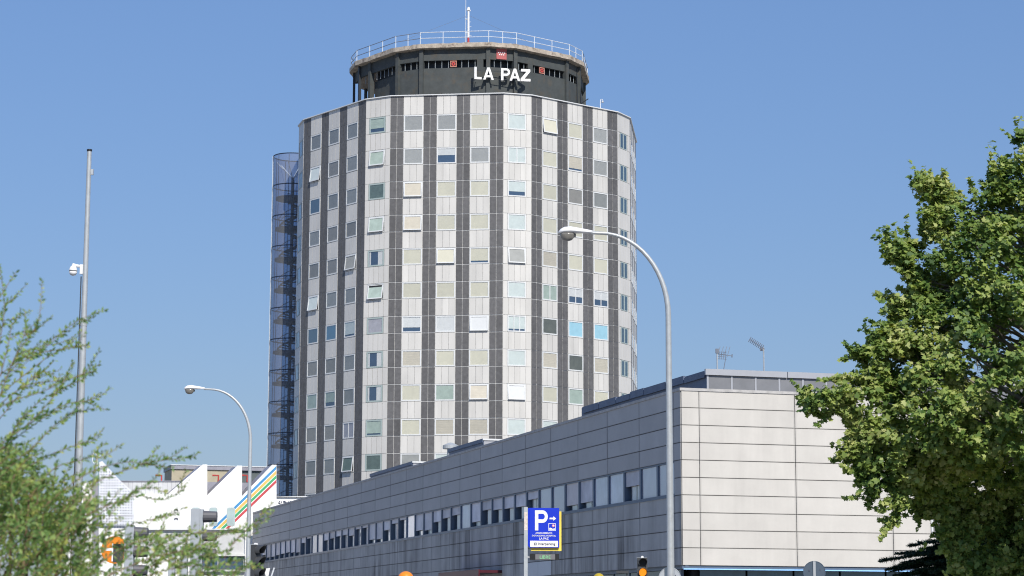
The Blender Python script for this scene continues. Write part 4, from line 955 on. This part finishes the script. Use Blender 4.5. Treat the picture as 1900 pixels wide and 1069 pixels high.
tg = thing('signal_bracket', 'pale angled metal bracket beside the dark three-hooded traffic light', 'bracket', (p2.x, p2.y, p2.z-.3))
link('plate', MB().prism([(-.10,.25),(.06,.27),(.02,.05),(-.02,-.2),(-.07,-.2),(-.05,.05)], -.02, .02).mesh('plate', M['white']), tg)
link('arm', MB().tube([(.02,-.2 and 0,-.2),(.17,0,.28)], .022, 6).mesh('arm', M['rail']), tg)
link('post', MB().tube([(-.04,.05,-(p2.z-.3)),(-.04,.05,.1)], .05, 8).mesh('post', M['galv']), tg)
# two grey signal backs behind the shrub, hoods pointing right
def signal_back(px0, px1, ytop, dist, label, rz):
    p = at((px0+px1)/2, ytop, dist); kk = dist/FPX; wd = (px1-px0)*kk
    t = thing('traffic_light', label, 'traffic light', (p.x, p.y, 0), 0, 'traffic lights at the crossing'); H = p.z
    b = MB(); b.box(-wd/2, wd/2-.09, -.02, .14, 0.9, H); b.box(wd/2-.088, wd/2-.03, -.01, .13, .9, H-.01); link('housing', b.mesh('signal_housing', M['s_back']), t)
    for i in range(3):
        z = H - .15 - i*.36; m = MB(); m.lathe([(.115,0),(.10,.25)], 14, Matrix.Translation((wd/2-.02,.05,z)) @ Matrix.Rotation(R(90), 4, 'Y')); link('visor', m.mesh('signal_visor', M['hood']), t)
    link('post', MB().tube([(0,.2,0),(0,.2,H-.1)], .05, 8).mesh('post', M['galv']), t); return t
signal_back(354.5, 380, 944, 42, 'grey back of a traffic light with hood pointing right, in front of the round-cornered windows', 0)
signal_back(232, 252, 974, 42, 'grey back of a traffic light half hidden by the shrub, beside the orange disc', 0)
q_ = at(322, 1012, 40); gp_ = thing('control_cabinet', 'grey post box pair half hidden behind the shrub branches', 'cabinet', (q_.x, q_.y, 0))
link('casing', MB().box(-.09,.03,0,.12,0,q_.z).mesh('casing', M['s_back']), gp_); link('casing', MB().box(.12,.26,0,.12,0,q_.z-.02).mesh('casing2', M['s_back']), gp_); link('cover', MB().box(-.11,.05,-.02,.14,q_.z+.001,q_.z+.03).box(.1,.28,-.02,.14,q_.z-.019,q_.z+.01).mesh('cover', M['white']), gp_)
# orange disc
c = at(213, 1020.5, 48); od = thing('orange_disc_sign', 'large round orange sign with a dark slot half hidden by the shrub', 'sign', (c.x, c.y, 0))
link('disc', MB().disc((0, c.z), .30, -.02, .02, 36).mesh('disc', M['orange']), od)
link('slot', MB().box(-.03,.27,-.028,-.0205,c.z+.03,c.z+.13).mesh('slot', M['black']), od)
link('panel', MB().box(-.03,.20,-.026,-.0206,c.z-.27,c.z+.02).mesh('panel', M['dgrey']), od)
link('trim', MB().box(-.20,-.06,-.028,-.0205,c.z-.02,c.z+.04).box(-.06,-.03,-.028,-.0204,c.z-.25,c.z+.14).mesh('trim', M['white']), od)
link('post', MB().tube([(0,.06,0),(0,.06,c.z)], .035, 8).mesh('post', M['galv']), od)
# domed beacons peeping in at the bottom edge
for px, py, r_, m_, lb in ((753, 1060, .22, 'orange', 'orange domed beacon just showing at the bottom edge under the low wing'), (1111, 1063.5, .155, 'olive_y', 'dull yellow domed beacon left of the lit traffic light')):
    c = at(px, py, 58); b = thing('domed_beacon', lb, 'beacon', (c.x, c.y, 0), 0, 'domed beacons on posts')
    link('dome', MB().lathe([(r_*math.cos(R(a)), c.z - r_ + r_*math.sin(R(a))) for a in (-40,-20,0,20,40,55,70,82)], 24).mesh('dome', M[m_], True), b)
    link('post', MB().tube([(0,0,0),(0,0,c.z-r_*1.6)], .05, 10).mesh('post', M['galv']), b)
# backs of round signs
def round_sign(px, py, label, m_, strap, dx):
    c = at(px, py, 60); s = thing('round_sign', label, 'sign', (c.x, c.y, 0), 0, 'backs of round road signs')
    link('disc', MB().disc((0, c.z-.30), .30, -.01, .01, 40).mesh('disc', M[m_]), s)
    link('rim', MB().tube([(.30*math.cos(R(a)), -.006, c.z-.30+.30*math.sin(R(a))) for a in range(0, 361, 12)], .012, 6, False).mesh('rim', M[m_]), s)
    link('strap', MB().box(dx-.035, dx+.035, -.04, -.011, 0, c.z-.005).mesh('strap', M[strap]), s)
    link('clamp', MB().box(-.16,-.12,-.02,-.0105,c.z-.27,c.z-.23).box(.15,.17,-.02,-.0105,c.z-.26,c.z-.2).mesh('clamp', M['ink']), s)
round_sign(1242.5, 1053, 'pale grey back of a round road sign behind the large lamp post', 's_back', 's_dark', -.10)
round_sign(1510.5, 1041.5, 'dark back of a round road sign with a vertical strap below the pale wall', 's_dark', 's_back', 0)
# small dark fittings hanging under the low wing near the beacon
hb_ = MB(); c = at(1150, 1066, 70)
tag(link('wall_bracket', MB().box(-.25,.25,-.1,.1,0,.10).tube([(.18,0,0),(.18,0,-.35)], .03, 6).mesh('wall_bracket', M['dgrey']), None, at(1155, 1064, 90)), 'small dark bracket under the overhang of the low wing left of the lit traffic light', 'bracket')

# ------------------------------------------------------------------ plane tree
TD = 47.0
outl = [(1915,232),(1893,238),(1884,258),(1856,290),(1853,300),(1838,322),(1832,352),(1800,352),(1775,352),(1745,326),(1690,332),(1692,352),(1718,385),(1722,408),(1705,425),(1722,440),(1690,440),(1648,440),(1622,452),(1650,480),(1668,500),(1690,520),(1678,548),(1645,540),(1655,575),(1648,610),(1620,618),(1600,645),(1572,655),(1600,672),(1604,700),(1560,695),(1492,715),(1484,738),(1500,768),(1532,780),(1560,765),(1575,800),(1572,822),(1540,848),(1560,858),(1590,845),(1588,870),(1580,888),(1605,915),(1628,930),(1640,905),(1660,925),(1648,950),(1640,972),(1660,985),(1680,950),(1700,930),(1722,945),(1735,960),(1755,985),(1775,1035),(1800,1080),(1850,1150),(2000,1230),(2150,1240),(2280,1150),(2380,1000),(2420,800),(2400,600),(2330,430),(2240,300),(2120,190),(2010,150),(1960,190)]
op = np.array(outl, float)
def inside(x, y):
    r = np.zeros(len(x), bool); n = len(op)
    for i in range(n):
        x0, y0 = op[i]; x1, y1 = op[(i+1) % n]
        c = ((y0 > y) != (y1 > y)); xi = (x1-x0)*(y-y0)/(y1-y0+1e-12)+x0; r ^= c & (x < xi)
    return r
def edgedist(x, y):
    d = np.full(len(x), 1e9); n = len(op)
    for i in range(n):
        a, b = op[i], op[(i+1) % n]; ab = b-a; t = np.clip(((x-a[0])*ab[0]+(y-a[1])*ab[1])/(ab@ab+1e-9), 0, 1)
        d = np.minimum(d, np.hypot(x-a[0]-t*ab[0], y-a[1]-t*ab[1]))
    return d
px = rng.uniform(1480, 2430, 15000); py = rng.uniform(110, 1250, 15000)
keep = inside(px, py); px, py = px[keep], py[keep]; ed_ = edgedist(px, py)
gap_ = np.zeros(len(px), bool)
for gx, gy, gr in ((1882,520,30),(1846,645,34),(1862,455,22),(1800,470,16),(1770,735,14),(1890,700,26),(1700,610,12),(1735,830,15),(1648,800,14),(1835,905,16),(1690,915,18),(1706,985,24),(1745,972,20),(1742,890,12),(1795,945,10),(1862,1000,12),(1780,1040,10),(1818,1005,9),(1685,960,18)): gap_ |= np.hypot(px-gx, (py-gy)*1.3) < gr
keep = ~gap_ & (ed_ > 4) & ~((px > 1960) & (rng.random(len(px)) < .55)); px, py, ed_ = px[keep], py[keep], ed_[keep]
mpp = TD/FPX
hd = np.minimum(3.3, ed_*mpp*1.1 + .12); dep = rng.uniform(-1, 1, len(px))
dep = np.sign(dep) * np.abs(dep)**.6 * hd                         # more tufts towards the crown's surface
low_ = np.clip((py - 850)/90, 0, 1) * (px > 1690); dep = dep*(1-low_) + low_*(np.abs(dep)*.8 + .9)   # the underside recedes below the overhanging crown
cl = np.array([at(a, b, TD)[:] for a, b in zip(px, py)]); cl[:, 1] += dep
# clumps: gaps where a coarse noise is low
from mathutils import noise as mn
gv = np.array([mn.noise(Vector(c) * 1.35) for c in cl]); kp = gv > -.10 - .25*(cl[:, 2] < 6.0); cl, ed_, gv = cl[kp], ed_[kp], gv[kp]
nt_ = len(cl); leafN = 30
es = np.where(ed_ < 26)[0]; es = es[rng.random(len(es)) < .75]; ctr = cl.mean(0); so = cl[es] - ctr; so /= np.linalg.norm(so, axis=1)[:, None]
so = so + rng.normal(size=so.shape)*.45 + np.array([0, 0, .1]); sc_l = rng.uniform(.12, .42, len(es))
sp_c = np.concatenate([cl[es] + so*(sc_l*q)[:, None] for q in (.35, .6, .8, 1.0)])
cen = np.concatenate([np.repeat(cl, leafN, 0), np.repeat(sp_c, 4, 0)]); ed2 = np.concatenate([np.repeat(ed_, leafN), np.full(len(sp_c)*4, -1.0)])
rad = np.where(ed2 < 0, .07, np.minimum(.24, ed2*mpp*.8 + .07))[:, None]
dirv = rng.normal(size=cen.shape); dirv /= np.linalg.norm(dirv, axis=1)[:, None]
pos = cen + dirv * rad * rng.random((len(cen), 1))**.45 * np.array([1, 1, .75])
crc = cl.mean(0); outv = pos - (crc + np.array([0, 0, -1.5])); outv /= np.linalg.norm(outv, axis=1)[:, None]
nrm = outv*.35 + dirv*.35 + np.array([.12, -.5, .75]) + rng.normal(size=pos.shape)*.6; nrm /= np.linalg.norm(nrm, axis=1)[:, None]
# ragged sprigs that stick out of the crown
tmp = rng.normal(size=pos.shape) + np.array([0, 0, -.8]); ta = np.cross(nrm, tmp); ta /= np.linalg.norm(ta, axis=1)[:, None]; tb = np.cross(nrm, ta)
lf = np.array([(0,-.42),(.20,-.36),(.34,-.42),(.27,-.14),(.52,.06),(.24,.12),(.20,.28),(0,.60),(-.20,.28),(-.24,.12),(-.52,.06),(-.27,-.14),(-.34,-.42),(-.20,-.36)])
sz_ = (rng.uniform(.085, .17, len(pos)) * np.where(rng.random(len(pos)) < .25, .7, 1))[:, None, None]
bend = (np.abs(lf[:, 0])*-.28 - .15*lf[:, 1]**2)[None, :, None]
V = pos[:, None, :] + (ta[:, None, :]*lf[None, :, :1] + tb[:, None, :]*lf[None, :, 1:] + nrm[:, None, :]*bend)*sz_
nv = len(lf); V = V.reshape(-1, 3)
loops = np.arange(len(V))
t0 = at(2015, 1168, TD+.4)
tree = thing('plane_tree', 'large leafy plane tree with bright green lobed leaves at the right edge', 'tree', (t0.x, t0.y, 0))
me = fast_mesh('plane_leaves', V - np.array(tree.location), loops, nv, [M['leaf']])
link('crown', me, tree)
tk = MB(); base = Vector((0, 0, 0)); trunk = [(0,0,0),(.05,0,1.5),(-.05,.1,3.0),(-.15,.1,5.0),(-.3,.0,7.5),(-.35,0,9.8)]
tk.tube(trunk, [.34,.27,.24,.19,.12,.05], 14)
link('trunk', tk.mesh('trunk', M['bark'], True), tree)
lim = MB(); hi_ = np.where(cl[:, 2] > 6.4)[0]; ids = rng.choice(hi_, 120, replace=False); tl_ = Vector(tree.location)
for i in ids:
    e = Vector(cl[i]) - tl_; h0 = e.z - .5 if e.z < 4.5 else max(1.8, min(e.z - 1.0 - .25*Vector((e.x, e.y)).length, 9.2)); s0 = Vector((-.1*h0/5, .05, h0))
    md = s0.lerp(e, .5) + Vector((random.uniform(-.3,.3), random.uniform(-.3,.3), random.uniform(-.1,.35))); q1 = s0.lerp(md, .5) + Vector((0,0,.1)); q3 = md.lerp(e, .5) + Vector((random.uniform(-.1,.1), 0, random.uniform(-.05,.15)))
    lim.tube([s0, q1, md, q3, e], [.07,.05,.034,.02,.009], 6)
    for _ in range(2):
        d = Vector((random.uniform(-.6,.6), random.uniform(-.6,.3), random.uniform(-.4,.5))); lim.tube([q3, q3+d*.5+Vector((0,0,.05)), q3+d], [.015,.01,.005], 5)
link('limbs', lim.mesh('limbs', M['bark'], True), tree)

# ------------------------------------------------------------------ cedar boughs at the bottom right
cb_ = at(1905, 1168, 52); ced = thing('cedar_tree', 'dark cedar with flat layered boughs below the plane tree', 'tree', (cb_.x, cb_.y, 0))
k = 52/FPX; vv = []; ll = []; tw = MB(); tw.tube([(0,0,0),(0,0,2.5),(0.05,0,4.2)], [.22,.16,.03], 10)
def needle_branch(p0, p1, droop, nb=34, wide=.55):
    n_ = 10; P = [p0.lerp(p1, j/n_) + Vector((0, 0, droop*math.sin(math.pi*.5*j/n_) - droop*1.3*(j/n_)**2)) for j in range(n_+1)]
    tw.tube(P, [.03*(1-j/(n_+1)) + .004 for j in range(n_+1)], 5)
    ax = (p1-p0).normalized(); side = ax.cross(Vector((0,0,1))).normalized()
    for j in range(nb):
        t_ = (j+.5)/nb; i = min(int(t_*n_), n_-1); c = P[i].lerp(P[i+1], t_*n_-i)
        for sgn_ in (-1, 1, .3, -.3):
            ln = wide*(1-.75*t_)*random.uniform(.5, 1.1); d = (side*sgn_ + ax*random.uniform(.5,1.1) + Vector((0,0,random.uniform(-.22,.22)))).normalized()
            e = c + d*ln; m_ = int(ln/.02)+2
            for q in range(m_):
                b_ = c.lerp(e, q/m_)
                for _ in range(3):
                    dd = (d*.5 + Vector((random.uniform(-1,1), random.uniform(-1,1), random.uniform(-.6,.9)))).normalized()*random.uniform(.05,.10)
                    wv = dd.cross(Vector((random.uniform(-1,1), random.uniform(-1,1), random.uniform(-1,1)))).normalized()*.011
                    vv.extend([b_-wv, b_+wv, b_+dd])
O = Vector((cb_.x, cb_.y, 0))
extra = [(1890, random.uniform(1000,1100), random.uniform(1650,1790), 0, random.uniform(-1.1,1.1), random.uniform(.1,.3)) for _ in range(34)]
extra = [(a, b, c, b + random.uniform(-12, 14) + (12 if c < 1690 else 0), d, e) for a, b, c, _, d, e in extra]
for bx_, by_, ex, ey, dz, dr in extra + list(((1880,1010,1690,1008,-.2,.22),(1885,1035,1634,1036,-.6,.30),(1885,1050,1645,1052,-.2,.25),(1890,1040,1665,1024,.3,.2),(1890,1075,1660,1064,-.5,.2),(1895,1085,1700,1078,.1,.2),(1895,1050,1720,1015,.7,.2),(1900,1015,1745,1000,-.7,.15),
        (1905,1035,2080,1030,.3,.2),(1905,1075,2150,1080,-.5,.2),(1905,1105,1640,1110,.3,.2),(1905,1130,1600,1140,-.4,.2),(1905,1065,1820,1040,-1.2,.1),(1905,1035,1830,1010,-1.0,.1))):
    p0 = at(bx_, by_, 52) - O; p1 = at(ex, ey, 52+dz) - O; p0.x *= .3; needle_branch(p0, p1, dr)
vv = np.array([v[:] for v in vv])
link('foliage', fast_mesh('cedar_needles', vv, np.arange(len(vv)), 3, [M['cedar']]), ced); link('trunk', tw.mesh('cedar_trunk', M['bark']), ced)

# ------------------------------------------------------------------ feathery shrub close to the camera
SD = 12.0; sh0 = at(60, 1168, SD); shrub = thing('feathery_shrub', 'soft pale green feathery shrub close to the camera at the lower left', 'shrub', (sh0.x, sh0.y, 0))
SO = Vector((sh0.x, sh0.y, 0)); stm = MB(); lc, ld_, ls = [], [], []
def spray(pts, dist, lf_scale=1.0, dens=1.0, sub=True, w0=.0022):
    P = [at(x, y, dist + dz) - SO for x, y, dz in pts]
    # smooth resample
    Q = []
    for i in range(len(P)-1):
        a = P[max(i-1,0)]; b = P[i]; c = P[i+1]; d = P[min(i+2, len(P)-1)]
        for j in range(5):
            t = j/5; Q.append(.5*((2*b) + (c-a)*t + (2*a-5*b+4*c-d)*t*t + (3*b-a-3*c+d)*t**3))
    Q.append(P[-1]); n = len(Q); stm.tube(Q, [w0*(1-.8*i/n)+.0008 for i in range(n)], 5)
    L_ = sum((Q[i+1]-Q[i]).length for i in range(n-1)); cnt_ = int(L_/.0092*dens)
    for j in range(cnt_):
        t = (j+.5)/cnt_*(n-1); i = min(int(t), n-2); c = Q[i].lerp(Q[i+1], t-i); ax = (Q[i+1]-Q[i]).normalized()
        if t/(n-1) < .12: continue
        rv = Vector((random.gauss(0,1), random.gauss(0,1), random.gauss(0,1))); sd = (rv - ax*rv.dot(ax)).normalized()
        d = (ax*random.uniform(.5,1.2) + sd).normalized(); s_ = random.uniform(.030,.052)*lf_scale*(1-.4*t/(n-1))
        lc.append(c[:]); ld_.append(d[:]); ls.append(s_)
guides = [
 [(-40,640,0),(-5,560,0),(30,505,.1)], [(-10,760,0),(30,660,0),(70,600,0),(78,520,.1)], [(20,680,0),(45,620,0),(46,575,.1)],
 [(0,700,0),(15,640,0),(22,600,.1)], [(-30,720,0),(40,665,0),(90,635,0),(145,595,0),(200,573,.1)], [(-20,740,0),(35,672,0),(75,648,0),(118,620,.1)],
 [(-30,760,.2),(40,700,.2),(110,650,.2),(165,641,.2)], [(40,672,.1),(75,655,.1),(120,648,.1),(165,640,.1)], [(0,750,0),(50,715,0),(120,705,0),(178,690,0)],
 [(-20,770,0),(20,745,0),(75,728,0),(150,695,0),(178,689,0)], [(-20,800,0),(30,740,0),(60,700,0),(85,690,0),(115,708,0)],
 [(-20,840,0),(60,780,0),(110,720,0),(135,670,0)], [(-20,850,.1),(40,805,.1),(90,770,.1),(135,752,.1)], [(0,880,0),(60,830,0),(120,775,0),(185,755,0)], [(50,790,0),(100,760,0),(150,745,0),(200,762,0)],
 [(-10,870,0),(30,790,0),(80,740,0),(130,715,0),(160,700,0)], [(0,900,0),(80,850,0),(130,830,0),(170,815,0)], [(50,930,0),(100,870,0),(160,850,0),(195,822,0)],
 [(100,960,0),(170,900,0),(240,870,0),(300,855,0),(352,850,0)], [(80,940,0),(160,880,0),(230,858,0),(275,862,0),(320,868,0)],
 [(120,1000,0),(190,950,0),(250,920,0),(300,928,0),(345,905,0)], [(150,960,0),(220,930,0),(270,905,0),(310,915,0)],
 [(180,1050,0),(240,1010,0),(300,1000,0),(360,990,0),(430,985,0),(478,975,0)], [(200,1069,0),(280,1035,0),(350,1020,0),(420,990,0),(440,985,0)],
 [(240,1069,0),(310,1040,0),(360,1020,0),(400,1010,0)], [(150,1069,0),(200,1010,0),(240,975,0),(300,960,0)], [(200,1100,0),(300,1060,0),(370,1050,0),(400,1060,0)], [(430,1010,0),(455,985,0),(480,965,0),(487,945,0)],
 [(-10,690,0),(5,600,0),(8,560,0),(-2,490,0)], [(10,900,0),(15,840,0),(30,790,0),(55,765,0)], [(100,1000,0),(160,940,0),(175,880,0),(180,840,0)] ]
for g in guides:
    dd = SD + random.uniform(-.5, .9); spray(g, dd, 1.0, 1.0)
    for _ in range(2):   # side shoots
        i = random.randrange(len(g)-1); a, b = g[i], g[i+1]; t = random.random(); x = a[0]+(b[0]-a[0])*t; y = a[1]+(b[1]-a[1])*t
        ex, ey = x + random.uniform(15, 55), y - random.uniform(5, 45); spray([(x, y, 0), ((x+ex)/2, (y+ey)/2+4, 0), (ex, ey, 0)], dd, .85, 1.2, False, .0012)
# dense body of the shrub
def topline(x):     # upper edge of the dense mass in the picture
    return np.interp(x, [-500, -100, 0, 60, 110, 160, 200, 250, 300, 360, 420, 470], [850, 840, 860, 915, 935, 955, 975, 1010, 1045, 1080, 1110, 1150])
for i in range(1900):
    x = random.uniform(-330, 440) if random.random() < .85 else random.uniform(-330, 200)
    if x > 150 and random.random() < (.93 if x < 275 else .80): continue
    if x > 60 and random.random() < .25: continue
    yt = topline(x); y = yt + abs(random.gauss(0, 1))*150 + random.uniform(-10, 40)
    if y > 1500: continue
    if y > 1150 and random.random() < .5: continue
    ln = random.uniform(45, 105); an_ = R(random.gauss(62, 26)); dd = SD + random.gauss(.35, .55)
    mx_, my_ = x + ln*.5*math.cos(an_), y - ln*.5*math.sin(an_); an_ -= R(random.uniform(0, 35))
    spray([(x, y, 0), (mx_, my_, random.uniform(-.05,.05)), (mx_ + ln*.5*math.cos(an_), my_ - ln*.5*math.sin(an_), random.uniform(-.1,.1))], dd, random.uniform(.85,1.15), 1.1, False, .0013)
for i in range(75):      # lighter growth reaching right along the lower edge
    x = random.uniform(190, 430); y = np.interp(x, [190, 300, 430], [1005, 1015, 1040]) + abs(random.gauss(0, 1))*55
    if abs(x-222) < 26 and y < 1075: continue
    ln = random.uniform(35, 80); an_ = R(random.gauss(45, 25)); dd = SD + random.gauss(.2, .4)
    mx_, my_ = x + ln*.5*math.cos(an_), y - ln*.5*math.sin(an_); an_ -= R(random.uniform(0, 35))
    spray([(x, y, 0), (mx_, my_, 0), (mx_ + ln*.5*math.cos(an_), my_ - ln*.5*math.sin(an_), 0)], dd, 1.0, 1.1, False, .0013)
# main stems down to the ground
for i in range(26):
    e = at(random.uniform(-200, 170), random.uniform(900, 1080), SD + random.uniform(-.3, .8)) - SO; s_ = Vector((random.uniform(-.25,.25), random.uniform(-.2,.4), 0))
    stm.tube([s_, s_.lerp(e, .4)+Vector((0,0,.2)), s_.lerp(e, .75)+Vector((0,0,.12)), e], [.022,.015,.009,.004], 6)
lc, ld_, ls = np.array(lc), np.array(ld_), np.array(ls)[:, None]
rv = rng.normal(size=lc.shape); sd = np.cross(ld_, rv); sd /= np.linalg.norm(sd, axis=1)[:, None]
Vq = np.stack([lc, lc + ld_*ls*.5 + sd*ls*.24, lc + ld_*ls, lc + ld_*ls*.5 - sd*ls*.24], 1).reshape(-1, 3)
link('foliage', fast_mesh('shrub_leaves', Vq, np.arange(len(Vq)), 4, [M['shrub']]), shrub); link('stems', stm.mesh('shrub_stems', M['twig']), shrub)
print('leaves', len(pos), 'shrub', len(lc), 'cedar', len(vv)//3, 'panels', nD, nW)
